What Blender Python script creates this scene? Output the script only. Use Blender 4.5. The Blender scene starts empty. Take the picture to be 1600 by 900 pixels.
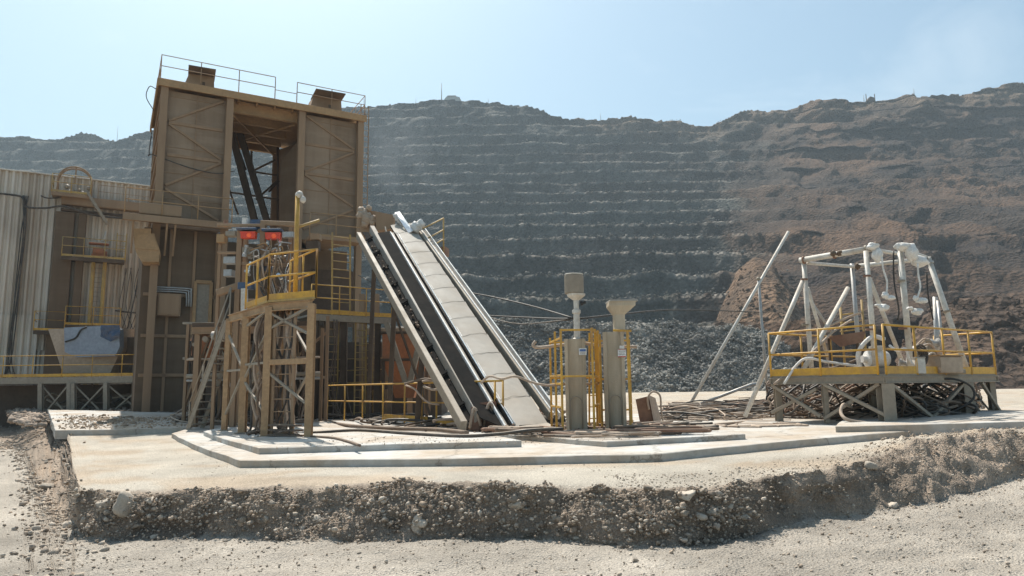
import bpy, math, random
import numpy as np
from mathutils import Vector, Matrix, noise as mnoise

random.seed(11)
rng = np.random.default_rng(11)
SC = bpy.context.scene
COL = SC.collection
R = math.radians

# ------------------------------------------------------------------ camera
F = 1100.0
CAM = Vector((0.0, 0.0, 1.2))
ROT = (Matrix.Rotation(R(90 + 8.02), 3, 'X') @ Matrix.Rotation(R(-0.7), 3, 'Z'))
cam_d = bpy.data.cameras.new('camera')
cam_d.sensor_width = 36.0
cam_d.lens = 36.0 * F / 1600.0
cam_d.clip_start = 0.1
cam_d.clip_end = 5000.0
cam = bpy.data.objects.new('camera', cam_d)
COL.objects.link(cam)
cam.matrix_world = Matrix.Translation(CAM) @ ROT.to_4x4()
SC.camera = cam

# ------------------------------------------------------------------ sky, sun, exposure
SUN_EL, SUN_AZ = R(58.0), R(-24.0)          # azimuth measured from +Y towards +X
world = bpy.data.worlds.new('World')
SC.world = world
world.use_nodes = True
wn, wl = world.node_tree.nodes, world.node_tree.links
wn.clear()
wo = wn.new('ShaderNodeOutputWorld')
wb = wn.new('ShaderNodeBackground')
ws = wn.new('ShaderNodeTexSky')
ws.sky_type = 'NISHITA'
ws.sun_disc = False
ws.sun_elevation = SUN_EL
ws.sun_rotation = SUN_AZ
ws.altitude = 900.0
ws.air_density = 1.0
ws.dust_density = 4.0
ws.ozone_density = 1.2
wb.inputs['Strength'].default_value = 0.112
wt = wn.new('ShaderNodeMix'); wt.data_type = 'RGBA'; wt.blend_type = 'MULTIPLY'
wt.inputs[0].default_value = 1.0
wt.inputs[7].default_value = (0.93, 1.09, 0.99, 1)
wl.new(ws.outputs[0], wt.inputs[6])
# thin high cloud wisps
wc = wn.new('ShaderNodeTexCoord'); wm = wn.new('ShaderNodeMapping'); wz = wn.new('ShaderNodeTexNoise'); wr = wn.new('ShaderNodeValToRGB'); wx = wn.new('ShaderNodeMix')
wm.inputs['Scale'].default_value = (1.3, 1.3, 4.0)
wz.inputs['Scale'].default_value = 2.3; wz.inputs['Detail'].default_value = 7.0; wz.inputs['Roughness'].default_value = 0.6; wz.inputs['Distortion'].default_value = 0.6
wr.color_ramp.elements[0].position = 0.52; wr.color_ramp.elements[0].color = (0, 0, 0, 1)
wr.color_ramp.elements[1].position = 0.80; wr.color_ramp.elements[1].color = (.20, .20, .20, 1)
wx.data_type = 'RGBA'; wx.inputs[7].default_value = (9.5, 9.8, 9.6, 1)
wl.new(wc.outputs['Generated'], wm.inputs[0]); wl.new(wm.outputs[0], wz.inputs['Vector']); wl.new(wz.outputs[0], wr.inputs[0])
wl.new(wr.outputs[0], wx.inputs[0]); wl.new(wt.outputs[2], wx.inputs[6]); wl.new(wx.outputs[2], wb.inputs[0])
wl.new(wb.outputs[0], wo.inputs[0])
sun_d = bpy.data.lights.new('sun', 'SUN')
sun_d.energy = 5.0
sun_d.angle = R(0.55)
sun_d.color = (1.0, 0.945, 0.87)
sun = bpy.data.objects.new('sun', sun_d)
COL.objects.link(sun)
sdir = Vector((math.sin(SUN_AZ) * math.cos(SUN_EL), math.cos(SUN_AZ) * math.cos(SUN_EL), math.sin(SUN_EL)))
sun.rotation_euler = sdir.to_track_quat('Z', 'Y').to_euler()
SC.view_settings.view_transform = 'Standard'
SC.view_settings.look = 'None'
SC.view_settings.gamma = 1.0
SC.view_settings.use_curve_mapping = False
SC.view_settings.exposure = 0.64
HAZE_D = 0.00043

# ------------------------------------------------------------------ helpers
def ray(px, py):
    return ROT @ Vector(((px - 800.0) / F, -(py - 450.0) / F, -1.0))

def P(px, py, d):
    """world point seen at photo pixel (px, py), d metres ahead"""
    r = ray(px, py)
    return CAM + r * (d / r.y)

def Gz(px, py, z):
    r = ray(px, py)
    return CAM + r * ((z - CAM.z) / r.z)

def Pz(px, z, d):
    """point at column px, d metres ahead, height z"""
    a, b = P(px, 200, d), P(px, 700, d)
    t = (z - a.z) / (b.z - a.z)
    return a.lerp(b, t)

def project(p):
    q = ROT.transposed() @ (Vector(p) - CAM)
    return 800 + F * q.x / -q.z, 450 - F * q.y / -q.z

def pad_z(x):
    return 0.023 * max(-12.0, min(14.0, x))

def _ss(a, b, x):
    t = max(0.0, min(1.0, (x - a) / (b - a)))
    return t * t * (3 - 2 * t)

def rear_rise(px, d):
    """the ground behind and left of the pad stands a little higher"""
    return 0.6 * _ss(14.5, 36, d) * _ss(480, 300, px)

def pad_h(x, y):
    return pad_z(x) + rear_rise(800 + F * x / max(y, 0.1), y)

def Gp(px, py, dz=0.0):
    """point on the pad (plus dz) seen at a pixel"""
    p = Gz(px, py, dz)
    for _ in range(12):
        p = p.lerp(Gz(px, py, pad_h(p.x, p.y) + dz), 0.7)
    return p

UP = Vector((0, 0, 1))

# vectorised value noise
def _hash(ix, iy, iz, s):
    h = (ix * 374761393 + iy * 668265263 + iz * 2147483647 + s * 974711) & 0xFFFFFFFF
    h = ((h ^ (h >> 13)) * 1274126177) & 0xFFFFFFFF
    h = ((h ^ (h >> 16)) * 2246822519) & 0xFFFFFFFF
    return ((h ^ (h >> 15)) & 0xFFFF) / 32767.5 - 1.0

def vnoise(p, s=0):
    p = np.asarray(p, dtype=np.float64)
    i = np.floor(p).astype(np.int64)
    f = p - i
    f = f * f * f * (f * (f * 6 - 15) + 10)
    out = 0
    for dx in (0, 1):
        wx = f[..., 0] if dx else 1 - f[..., 0]
        for dy in (0, 1):
            wy = f[..., 1] if dy else 1 - f[..., 1]
            for dz in (0, 1):
                wz = f[..., 2] if dz else 1 - f[..., 2]
                out = out + wx * wy * wz * _hash(i[..., 0] + dx, i[..., 1] + dy, i[..., 2] + dz, s)
    return out

def fbm(p, octaves=4, s=0, gain=0.5, lac=2.03):
    p = np.asarray(p, dtype=np.float64)
    a, out = 1.0, 0
    for o in range(octaves):
        out = out + a * vnoise(p * (lac ** o) + 17.3 * o, s + o)
        a *= gain
    return out

def sstep(a, b, x):
    t = np.clip((x - a) / (b - a), 0, 1)
    return t * t * (3 - 2 * t)

# ------------------------------------------------------------------ materials
MATS = {}
def _nodes(name):
    m = bpy.data.materials.new(name)
    m.use_nodes = True
    nt = m.node_tree
    nt.nodes.clear()
    out = nt.nodes.new('ShaderNodeOutputMaterial')
    bs = nt.nodes.new('ShaderNodeBsdfPrincipled')
    nt.links.new(bs.outputs[0], out.inputs[0])
    return m, nt, bs

def N(nt, kind, **kw):
    n = nt.nodes.new(kind)
    for k, v in kw.items():
        if k.startswith('i_'):
            key = k[2:]
            n.inputs[int(key) if key.isdigit() else key.replace('_', ' ')].default_value = v
        else:
            setattr(n, k, v)
    return n

def mixc(nt, fac, a, b, blend='MIX'):
    n = nt.nodes.new('ShaderNodeMix')
    n.data_type = 'RGBA'
    n.blend_type = blend
    for sock, val in ((n.inputs[0], fac), (n.inputs[6], a), (n.inputs[7], b)):
        if hasattr(val, 'links') or hasattr(val, 'is_linked'):
            nt.links.new(val, sock)
        elif isinstance(val, (int, float)):
            sock.default_value = val
        else:
            sock.default_value = (*val, 1.0) if len(val) == 3 else val
    return n.outputs[2]

def ramp(nt, src, stops):
    r = nt.nodes.new('ShaderNodeValToRGB')
    el = r.color_ramp.elements
    while len(el) > 1:
        el.remove(el[-1])
    el[0].position, c = stops[0][0], stops[0][1]
    el[0].color = (c, c, c, 1) if isinstance(c, (int, float)) else (*c, 1)
    for p, c in stops[1:]:
        e = el.new(p)
        e.color = (c, c, c, 1) if isinstance(c, (int, float)) else (*c, 1)
    nt.links.new(src, r.inputs[0])
    return r.outputs[0]

def mat(name, col, rough=0.7, metal=0.0, dirt=(0.30, 0.22, 0.15), dirt_amt=0.5, var=0.25, scale=1.5,
        streak=False, bump=0.15, dust=0.35, fine=40.0, smear=None):
    """painted or bare surface with grime patches, dust settled on upward faces and fine wear"""
    if name in MATS:
        return MATS[name]
    m, nt, bs = _nodes(name)
    tc = N(nt, 'ShaderNodeNewGeometry')
    mp = N(nt, 'ShaderNodeMapping')
    nt.links.new(tc.outputs['Position'], mp.inputs[0])
    if streak:
        mp.inputs['Scale'].default_value = (1.0, 1.0, 0.14)
    n1 = N(nt, 'ShaderNodeTexNoise', i_Scale=scale, i_Detail=6.0, i_Roughness=0.62)
    n2 = N(nt, 'ShaderNodeTexNoise', i_Scale=scale * 6.3, i_Detail=4.0, i_Roughness=0.6)
    n3 = N(nt, 'ShaderNodeTexNoise', i_Scale=fine, i_Detail=3.0)
    for n in (n1, n2):
        nt.links.new(mp.outputs[0], n.inputs['Vector'])
    nt.links.new(tc.outputs['Position'], n3.inputs['Vector'])
    v = ramp(nt, n2.outputs[0], [(0.25, 1.0 - var), (0.75, 1.0 + var * 0.6)])
    base = mixc(nt, 1.0, col, v, 'MULTIPLY')
    f1 = ramp(nt, n1.outputs[0], [(0.42, 0.0), (0.72, dirt_amt)])
    c = mixc(nt, f1, base, dirt)
    if smear:
        mp2 = N(nt, 'ShaderNodeMapping'); mp2.inputs['Scale'].default_value = (.35, .35, 1.9)
        nt.links.new(tc.outputs['Position'], mp2.inputs[0])
        n4 = N(nt, 'ShaderNodeTexNoise', i_Scale=1.1, i_Detail=7.0, i_Roughness=.68)
        nt.links.new(mp2.outputs[0], n4.inputs['Vector'])
        c = mixc(nt, ramp(nt, n4.outputs[0], [(.46, 0), (.74, .55)]), c, smear)
    if dust > 0:
        sx = N(nt, 'ShaderNodeSeparateXYZ')
        nt.links.new(tc.outputs['Normal'], sx.inputs[0])
        f2 = ramp(nt, sx.outputs[2], [(0.45, 0.0), (0.95, dust)])
        c = mixc(nt, f2, c, (0.40, 0.32, 0.235))
    nt.links.new(c, bs.inputs['Base Color'])
    bs.inputs['Metallic'].default_value = metal
    rr = ramp(nt, n1.outputs[0], [(0.3, max(0.05, rough - 0.1)), (0.7, min(1.0, rough + 0.15))])
    nt.links.new(rr, bs.inputs['Roughness'])
    if bump > 0:
        b = N(nt, 'ShaderNodeBump', i_Strength=bump, i_Distance=0.02)
        nt.links.new(n3.outputs[0], b.inputs['Height'])
        nt.links.new(b.outputs[0], bs.inputs['Normal'])
    MATS[name] = m
    return m

def soil_mat(name, stops, scale=0.6, fine=30.0, bump=0.6, attr=None, rough=0.95, speck=0.35, dist=0.03):
    """earth and stone: large patches, mid mottling and grain"""
    m, nt, bs = _nodes(name)
    g = N(nt, 'ShaderNodeNewGeometry')
    n1 = N(nt, 'ShaderNodeTexNoise', i_Scale=scale, i_Detail=8.0, i_Roughness=0.65)
    n2 = N(nt, 'ShaderNodeTexNoise', i_Scale=fine, i_Detail=5.0, i_Roughness=0.7)
    n3 = N(nt, 'ShaderNodeTexVoronoi', i_Scale=fine * 1.1)
    for n in (n1, n2, n3):
        nt.links.new(g.outputs['Position'], n.inputs['Vector'])
    c = ramp(nt, n1.outputs[0], stops)
    if attr:
        at = N(nt, 'ShaderNodeAttribute', attribute_name=attr)
        c = mixc(nt, 1.0, at.outputs['Color'], c, 'MULTIPLY')
    v = ramp(nt, n2.outputs[0], [(0.3, 1.0 - speck), (0.7, 1.0 + speck * 0.7)])
    c = mixc(nt, 1.0, c, v, 'MULTIPLY')
    nt.links.new(c, bs.inputs['Base Color'])
    bs.inputs['Roughness'].default_value = rough
    bs.inputs['Specular IOR Level'].default_value = 0.2
    ad = N(nt, 'ShaderNodeMath', operation='ADD')
    nt.links.new(n2.outputs[0], ad.inputs[0])
    nt.links.new(n3.outputs['Distance'], ad.inputs[1])
    b = N(nt, 'ShaderNodeBump', i_Strength=bump, i_Distance=dist)
    nt.links.new(ad.outputs[0], b.inputs['Height'])
    nt.links.new(b.outputs[0], bs.inputs['Normal'])
    MATS[name] = m
    return m

# ------------------------------------------------------------------ mesh building
def mesh_from_arrays(name, co, faces, smooth=False, attr=None):
    """co (n,3); faces (m,3) or (m,4)"""
    me = bpy.data.meshes.new(name)
    co = np.ascontiguousarray(co, dtype=np.float32)
    faces = np.ascontiguousarray(faces, dtype=np.int32)
    k = faces.shape[1]
    me.vertices.add(len(co))
    me.vertices.foreach_set('co', co.ravel())
    me.loops.add(faces.size)
    me.loops.foreach_set('vertex_index', faces.ravel())
    me.polygons.add(len(faces))
    me.polygons.foreach_set('loop_start', np.arange(0, faces.size, k, dtype=np.int32))
    me.polygons.foreach_set('loop_total', np.full(len(faces), k, dtype=np.int32))
    if smooth:
        me.polygons.foreach_set('use_smooth', np.ones(len(faces), dtype=bool))
    if attr is not None:
        a = me.color_attributes.new('rock', 'FLOAT_COLOR', 'POINT')
        rgba = np.ones((len(co), 4), dtype=np.float32)
        rgba[:, :3] = attr
        a.data.foreach_set('color', rgba.ravel())
    me.update(calc_edges=True)
    me.validate()
    return me

def link(name, me, m=None, parent=None):
    o = bpy.data.objects.new(name, me)
    COL.objects.link(o)
    if m is not None:
        for mm in (m if isinstance(m, (list, tuple)) else [m]):
            me.materials.append(mm)
    if parent is not None:
        o.parent = parent
    return o

def tag(o, label=None, cat=None, group=None, kind=None):
    if label: o['label'] = label
    if cat: o['category'] = cat
    if group: o['group'] = group
    if kind: o['kind'] = kind
    return o

def thing(name, loc, label, cat, group=None):
    o = bpy.data.objects.new(name, None)
    o.empty_display_size = 0.2
    COL.objects.link(o)
    o.location = loc
    o['origin'] = [loc[0], loc[1], loc[2]]
    return tag(o, label, cat, group)

def base_of(o):
    while o is not None:
        if 'origin' in o:
            return Vector(o['origin'])
        o = o.parent
    return Vector((0, 0, 0))

class MB:
    """collects pieces and links them as one mesh object"""
    def __init__(self):
        self.v, self.f, self.mi, self.sm = [], [], [], []
    def add(self, verts, faces, mi=0, smooth=False):
        o = len(self.v)
        self.v.extend(Vector(v) for v in verts)
        for f in faces:
            self.f.append([o + i for i in f]); self.mi.append(mi); self.sm.append(smooth)
        return self
    def beam(self, a, b, w, h, up=None, mi=0, bev=0.0):
        """rectangular bar a->b, w sideways, h along 'up'"""
        a, b = Vector(a), Vector(b)
        d = (b - a).normalized()
        u = Vector(up) if up is not None else (UP if abs(d.z) < 0.95 else Vector((0, 1, 0)))
        s = d.cross(u).normalized()
        n = s.cross(d).normalized()
        c = bev or min(w, h) * 0.08
        prof = [(-w/2 + c, -h/2), (w/2 - c, -h/2), (w/2, -h/2 + c), (w/2, h/2 - c), (w/2 - c, h/2), (-w/2 + c, h/2), (-w/2, h/2 - c), (-w/2, -h/2 + c)]
        vs = [p + s * x + n * y for p in (a, b) for x, y in prof]
        k = 8
        fs = [[i, (i + 1) % k, k + (i + 1) % k, k + i] for i in range(k)]
        fs.append(list(range(k - 1, -1, -1))); fs.append(list(range(k, 2 * k)))
        return self.add(vs, fs, mi)
    def hbeam(self, a, b, w, h, up=None, t=0.02, mi=0):
        a, b = Vector(a), Vector(b)
        d = (b - a).normalized()
        u = Vector(up) if up is not None else (UP if abs(d.z) < 0.95 else Vector((0, 1, 0)))
        s = d.cross(u).normalized()
        n = s.cross(d).normalized()
        self.beam(a + n * (h/2 - t/2), b + n * (h/2 - t/2), w, t, n, mi)
        self.beam(a - n * (h/2 - t/2), b - n * (h/2 - t/2), w, t, n, mi)
        self.beam(a, b, t, h - 2 * t, n, mi)
        return self
    def box(self, c, sx, sy, sz, ux=(1, 0, 0), uy=None, mi=0):
        """box centred at c with its x side along ux (horizontal)"""
        c, ux = Vector(c), Vector(ux).normalized()
        return self.beam(c - ux * sx/2, c + ux * sx/2, sy, sz, UP if uy is None else uy, mi)
    def tube(self, pts, r, seg=8, mi=0, smooth=True, cap=True, curve=0):
        pts = [Vector(p) for p in pts]
        if curve and len(pts) > 2:
            q = []
            ext = [pts[0] * 2 - pts[1]] + pts + [pts[-1] * 2 - pts[-2]]
            for i in range(1, len(ext) - 2):
                p0, p1, p2, p3 = ext[i-1:i+3]
                for k in range(curve):
                    t = k / curve
                    q.append(0.5 * ((2*p1) + (p2-p0)*t + (2*p0-5*p1+4*p2-p3)*t*t + (3*p1-p0-3*p2+p3)*t**3))
            q.append(pts[-1]); pts = q
        n = len(pts)
        rad = r if isinstance(r, (list, tuple)) else [r] * n
        vs, prev = [], None
        for i, p in enumerate(pts):
            d = (pts[min(i+1, n-1)] - pts[max(i-1, 0)])
            d = d.normalized() if d.length > 1e-9 else UP.copy()
            if prev is None:
                a = d.cross(UP if abs(d.z) < 0.9 else Vector((1, 0, 0))).normalized()
            else:
                a = (prev - d * prev.dot(d))
                a = a.normalized() if a.length > 1e-6 else d.cross(Vector((1, 0.3, 0.2))).normalized()
            prev = a
            b = d.cross(a)
            for k in range(seg):
                t = 2 * math.pi * k / seg
                vs.append(p + (a * math.cos(t) + b * math.sin(t)) * rad[i])
        fs = []
        for i in range(n - 1):
            for k in range(seg):
                k2 = (k + 1) % seg
                fs.append([i*seg+k, i*seg+k2, (i+1)*seg+k2, (i+1)*seg+k])
        if cap:
            fs.append(list(range(seg - 1, -1, -1))); fs.append([(n-1)*seg + k for k in range(seg)])
        return self.add(vs, fs, mi, smooth)
    def lathe(self, base, prof, seg=16, axis=(0, 0, 1), mi=0, smooth=False):
        """prof: (radius, height) pairs up the axis"""
        base, ax = Vector(base), Vector(axis).normalized()
        a = ax.cross(Vector((0, 1, 0)) if abs(ax.y) < 0.9 else Vector((1, 0, 0))).normalized()
        b = ax.cross(a)
        vs, fs = [], []
        for r, h in prof:
            for k in range(seg):
                t = 2 * math.pi * k / seg
                vs.append(base + ax * h + (a * math.cos(t) + b * math.sin(t)) * max(r, 1e-4))
        for i in range(len(prof) - 1):
            for k in range(seg):
                k2 = (k + 1) % seg
                fs.append([i*seg+k, i*seg+k2, (i+1)*seg+k2, (i+1)*seg+k])
        fs.append(list(range(seg - 1, -1, -1))); fs.append([(len(prof)-1)*seg + k for k in range(seg)])
        return self.add(vs, fs, mi, smooth)
    def prism(self, poly, ext, mi=0):
        """polygon (3-D points) pushed along vector ext"""
        poly = [Vector(p) for p in poly]; ext = Vector(ext); n = len(poly)
        vs = poly + [p + ext for p in poly]
        fs = [[i, (i+1) % n, n + (i+1) % n, n + i] for i in range(n)]
        fs.append(list(range(n - 1, -1, -1))); fs.append(list(range(n, 2 * n)))
        return self.add(vs, fs, mi)
    def build(self, name, m, parent=None, label=None, jitter=0.0):
        me = bpy.data.meshes.new(name)
        off = base_of(parent) if parent is not None else Vector((0, 0, 0))
        me.from_pydata([tuple(v - off) for v in self.v], [], self.f)
        me.polygons.foreach_set('material_index', self.mi)
        me.polygons.foreach_set('use_smooth', self.sm)
        import bmesh
        bm = bmesh.new(); bm.from_mesh(me)
        bmesh.ops.recalc_face_normals(bm, faces=bm.faces)
        bm.to_mesh(me); bm.free()
        o = link(name, me, m, parent)
        if label: o['label'] = label
        return o

def lump(mb, c, r, mi=0, seed=0, sq=(1, 1, 1), amp=0.25, sub=2):
    """irregular rounded lump"""
    import bmesh
    bm = bmesh.new()
    bmesh.ops.create_icosphere(bm, subdivisions=sub, radius=1.0)
    vs = []
    for v in bm.verts:
        k = 1 + amp * mnoise.noise(v.co * 1.6 + Vector((seed * 3.1, seed * 1.7, seed)))
        vs.append(Vector(c) + Vector((v.co.x * sq[0], v.co.y * sq[1], v.co.z * sq[2])) * r * k)
    fs = [[v.index for v in f.verts] for f in bm.faces]
    bm.free()
    mb.add(vs, fs, mi, True)

# rocks as arrays
def _ico(sub):
    import bmesh
    bm = bmesh.new(); bmesh.ops.create_icosphere(bm, subdivisions=sub, radius=1.0)
    v = np.array([v.co[:] for v in bm.verts]); f = np.array([[q.index for q in p.verts] for p in bm.faces])
    bm.free(); return v, f
ICO1, ICO2, ICO3 = _ico(1), _ico(2), _ico(3)
def rock_shapes(ico, n, s0=0, amp=0.35):
    out = []
    for k in range(n):
        v = ico[0].copy()
        # cut by random planes for broken faces
        r = np.ones(len(v))
        for _ in range(11):
            d = rng.normal(size=3); d /= np.linalg.norm(d)
            h = rng.uniform(0.38, 0.85)
            dot = v @ d
            r = np.where(dot > h, np.minimum(r, h / np.maximum(dot, 1e-6)), r)
        v = v * r[:, None]
        v *= (1 + amp * 0.4 * fbm(v * 1.7 + k * 7.1 + s0, 2))[:, None]
        v *= rng.uniform(0.65, 1.15, 3)
        out.append(v)
    return out
ROCK1, ROCK2 = rock_shapes(ICO1, 14), rock_shapes(ICO2, 14, 5)

def scatter_rocks(name, pts, sizes, m, shapes=None, ico=None, tint=None, sink=0.25, kind='stuff', flat=0.8):
    shapes = shapes or ROCK1
    ico = ico or ICO1
    V, Fc, A = [], [], []
    off = 0
    for i, (p, s) in enumerate(zip(pts, sizes)):
        v = shapes[i % len(shapes)]
        a, b, c = rng.uniform(0, 6.283, 3)
        ca, sa, cb, sb = math.cos(a), math.sin(a), math.cos(b * 0.3), math.sin(b * 0.3)
        Rm = np.array([[ca, -sa, 0], [sa, ca, 0], [0, 0, 1]]) @ np.array([[1, 0, 0], [0, cb, -sb], [0, sb, cb]])
        w = (v @ Rm.T) * s
        w[:, 2] *= flat
        w = w + np.asarray(p) + np.array([0, 0, s * (flat - sink * 2)*0.5])
        V.append(w); Fc.append(ico[1] + off); off += len(w)
        if tint is not None:
            A.append(np.repeat(tint[i][None, :], len(w), 0))
    me = mesh_from_arrays(name, np.concatenate(V), np.concatenate(Fc), False, np.concatenate(A) if tint is not None else None)
    o = link(name, me, m)
    tag(o, kind=kind)
    return o
# ------------------------------------------------------------------ setting: ground, slabs, pit wall, rubble, air
HOR = lambda px: project(CAM + Vector((ray(px, 600).x / ray(px, 600).y * 1000, 1000, 0)))[1]

# pixel columns of the bank's top edge, foot, and extra height of its crest
E_PX = np.array([-2500, -700, -150, 0, 20, 40, 60, 80, 95, 110, 125, 160, 300, 460, 640, 800, 940, 1050, 1130, 1225, 1300, 1375, 1440, 1520, 1600, 1720, 1900, 2600, 4500.])
E_T  = np.array([640, 640, 640, 640, 640, 641, 642, 645, 668, 722, 768, 771, 768, 763, 757, 760, 766, 769, 762, 747, 737, 716, 694, 682, 678, 676, 674, 672, 672.])
E_F  = np.array([760, 735, 705, 690, 690, 712, 752, 784, 802, 812, 819, 824, 836, 845, 842, 842, 838, 836, 829, 818, 808, 796, 786, 768, 748, 732, 720, 712, 712.])
E_M  = np.array([.25, .25, .25, .25, .25, .25, .25, .2, .1, .0, .0, .0, .0, .03, .03, .03, .0, .0, .0, .0, .0, .03, .12, .14, .10, .08, .08, .08, .08])

def edge(px):
    return [float(np.interp(px, E_PX, a)) for a in (E_T, E_F, E_M)]

ROAD = -0.52
col_px = np.concatenate([np.linspace(-2500, -220, 30), np.arange(-200, 1800, 3.2), np.linspace(1830, 4500, 36)])
nr = (170, 22, 64)
G_co, G_col = [], []
for px in col_px:
    yT, yF, M = edge(px)
    r0 = ray(px, 760)
    k = r0.x / r0.y
    pT = Gz(px, yT, 0)
    for _ in range(6):
        pT = Gz(px, yT, pad_z(pT.x) + M)
    dT = min(pT.y, 46.0)
    pF = Gz(px, yF, ROAD)
    for _ in range(6):
        pF = Gz(px, yF, ROAD + pad_z(pF.x))
    dF = min(pF.y, dT - 0.25)
    ds = np.concatenate([np.concatenate([np.geomspace(1.6, dF - 4.2 if dF > 6.5 else dF * .6, 74, endpoint=False), np.linspace(dF - 4.2 if dF > 6.5 else dF * .6, dF, nr[0] - 74, endpoint=False)]), np.linspace(dF, dT, nr[1], endpoint=False), dT * (150.0 / dT) ** (np.linspace(0, 1, nr[2]) ** 1.25)])
    for i, d in enumerate(ds):
        x = k * d
        t = (d - dF) / (dT - dF)
        s = max(0.0, min(1.0, t))
        prof = s ** 0.85 if 0 < s < 1 else s
        crest = M
        if t > 1:
            crest = M * (1 - float(sstep(0.0, 3.2, d - dT)))
        z = pad_z(x) + ROAD * (1 - prof) + crest * prof + (rear_rise(px, d) if t > 1 else 0)
        G_co.append((x, d, z))
        G_col.append((min(1.0, max(-1.0, t)), d - dT, px))
G_co = np.array(G_co); G_col = np.array(G_col)
nc, nrow = len(col_px), sum(nr)
bank = sstep(-0.15, 0.08, G_col[:, 0]) * (1 - sstep(0.0, 0.35, G_col[:, 1]))
onpad = sstep(0.0, 0.3, G_col[:, 1])
near = 1 - sstep(16, 40, G_co[:, 1])
nz = fbm(G_co * 0.9, 3, 1) * 0.035 + fbm(G_co * 5.0, 4, 2) * 0.018
G_co[:, 2] += nz * near * (1 - 0.94 * onpad) + bank * near * (fbm(G_co * 3.2, 5, 3, .6) * 0.06)
G_co[:, 1] += bank * near * (fbm(G_co * [2.2, 0.5, 4], 4, 4) * 0.10)
# ruts on the road, loose berm soil on the right
mound = sstep(1330, 1420, G_col[:, 2]) * (1 - sstep(2.5, 3.6, np.abs(G_col[:, 1] + 0.4)))
G_co[:, 2] += mound * near * (T_ok := (G_col[:, 0] > 0)) * np.abs(fbm(G_co * 2.6, 4, 6)) * 0.08
a = fbm(G_co * 0.35, 4, 7)[:, None]; b = fbm(G_co * 1.7, 4, 8)[:, None]
c_road = np.array([.42, .372, .312]) * (1 + 0.16 * a + 0.13 * b)
c_pad = np.array([.52, .465, .385]) * (1 + 0.10 * a + 0.08 * b)
c_bank = np.array([.35, .275, .21]) * (1 + 0.2 * a + 0.25 * b)
dusty = sstep(0.05, 0.55, fbm(G_co * [0.5, 0.9, 1], 4, 12))[:, None] * onpad[:, None]
c_pad = c_pad * (1 - 0.55 * dusty) + np.array([.45, .33, .22]) * 0.55 * dusty
loose = np.clip(sstep(980, 1330, G_col[:, 2]) * (1 - sstep(0.4, 2.4, G_col[:, 1] + 1.2 * b[:, 0])), 0, 1)[:, None]
c_pad = c_pad * (1 - 0.55 * loose) + np.array([.36, .285, .21]) * 0.55 * loose
far_g = sstep(18, 30, G_co[:, 1])[:, None]
c_pad = c_pad * (1 - 0.3 * far_g) + np.array([.46, .37, .28]) * 0.3 * far_g
col = c_road * (1 - onpad[:, None]) + c_pad * onpad[:, None]
col = col * (1 - bank[:, None]) + c_bank * bank[:, None]
idx = np.arange(nc * nrow).reshape(nc, nrow)
fcs = np.stack([idx[:-1, :-1], idx[1:, :-1], idx[1:, 1:], idx[:-1, 1:]], -1).reshape(-1, 4)
m_ground = soil_mat('packed_earth', [(0.3, 0.82), (0.5, 1.0), (0.72, 1.12)], scale=0.8, fine=38, bump=0.8, attr='rock', speck=0.42)
ground = link('ground', mesh_from_arrays('ground', G_co, fcs, True, np.clip(col, .02, .9)), m_ground)
tag(ground, kind='structure')
# the sheet goes on behind the camera
mb = MB()
mb.add([(-160, -120, ROAD - .35), (160, -120, ROAD - .35), (160, 2.2, ROAD - .3), (-160, 2.2, ROAD - .3)], [[0, 1, 2, 3]])
m_road = soil_mat('road_dirt', [(0.3, (.36, .32, .27)), (0.7, (.44, .39, .33))], scale=0.8, fine=38, bump=0.5)
tag(mb.build('road', m_road), kind='structure')

def ground_z(x, d):
    """height of the finished sheet near (x, d): nearest vertex"""
    px = project((x, d, 0))[0]
    ci = int(np.argmin(np.abs(col_px - px)))
    sl = G_co[ci * nrow:(ci + 1) * nrow]
    return float(np.interp(d, sl[:, 1], sl[:, 2]))

def slab(name, pts, dz, th, m):
    """cast concrete slab: outline given on the surface below it"""
    base = [Gp(px, py, dz) for px, py in pts]
    ring = []
    n = len(base)
    for i in range(n):
        a, b = base[i], base[(i + 1) % n]
        k = max(1, int((b - a).length / 0.35))
        for j in range(k):
            p = a.lerp(b, j / k)
            if j:
                q = np.array([[p.x * 1.1, p.y * 1.1, 3.0 + dz]])
                p = p + Vector((0.02 * float(vnoise(q, 3)[0]), 0.022 * float(vnoise(q, 4)[0]), 0))
            ring.append(p)
    z0 = lambda p: pad_h(p.x, p.y) + dz
    cen = sum(ring, Vector()) / len(ring)
    k = len(ring)
    lo, hi, top = [], [], []
    for i, p in enumerate(ring):
        nx, pv = ring[(i + 1) % k], ring[i - 1]
        t = (nx - pv); inn = Vector((-t.y, t.x, 0)).normalized()
        if inn.dot(cen - p) < 0: inn = -inn
        chip = 0.005 + 0.012 * abs(float(vnoise(np.array([[p.x * 2.7, p.y * 2.7, 1.0]]), 9)[0]))
        lo.append(Vector((p.x, p.y, z0(p) - 0.1)))
        hi.append(Vector((p.x, p.y, z0(p) + th - chip)))
        q = p + inn * chip * 1.3
        top.append(Vector((q.x, q.y, z0(q) + th)))
    mb = MB()
    fs = []
    for i in range(k):
        j = (i + 1) % k
        fs += [[i, j, k + j, k + i], [k + i, k + j, 2*k + j, 2*k + i]]
    fs.append([2*k + i for i in range(k)])
    mb.add(lo + hi + top, fs)
    o = mb.build(name, m)
    return tag(o, kind='structure')

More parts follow.
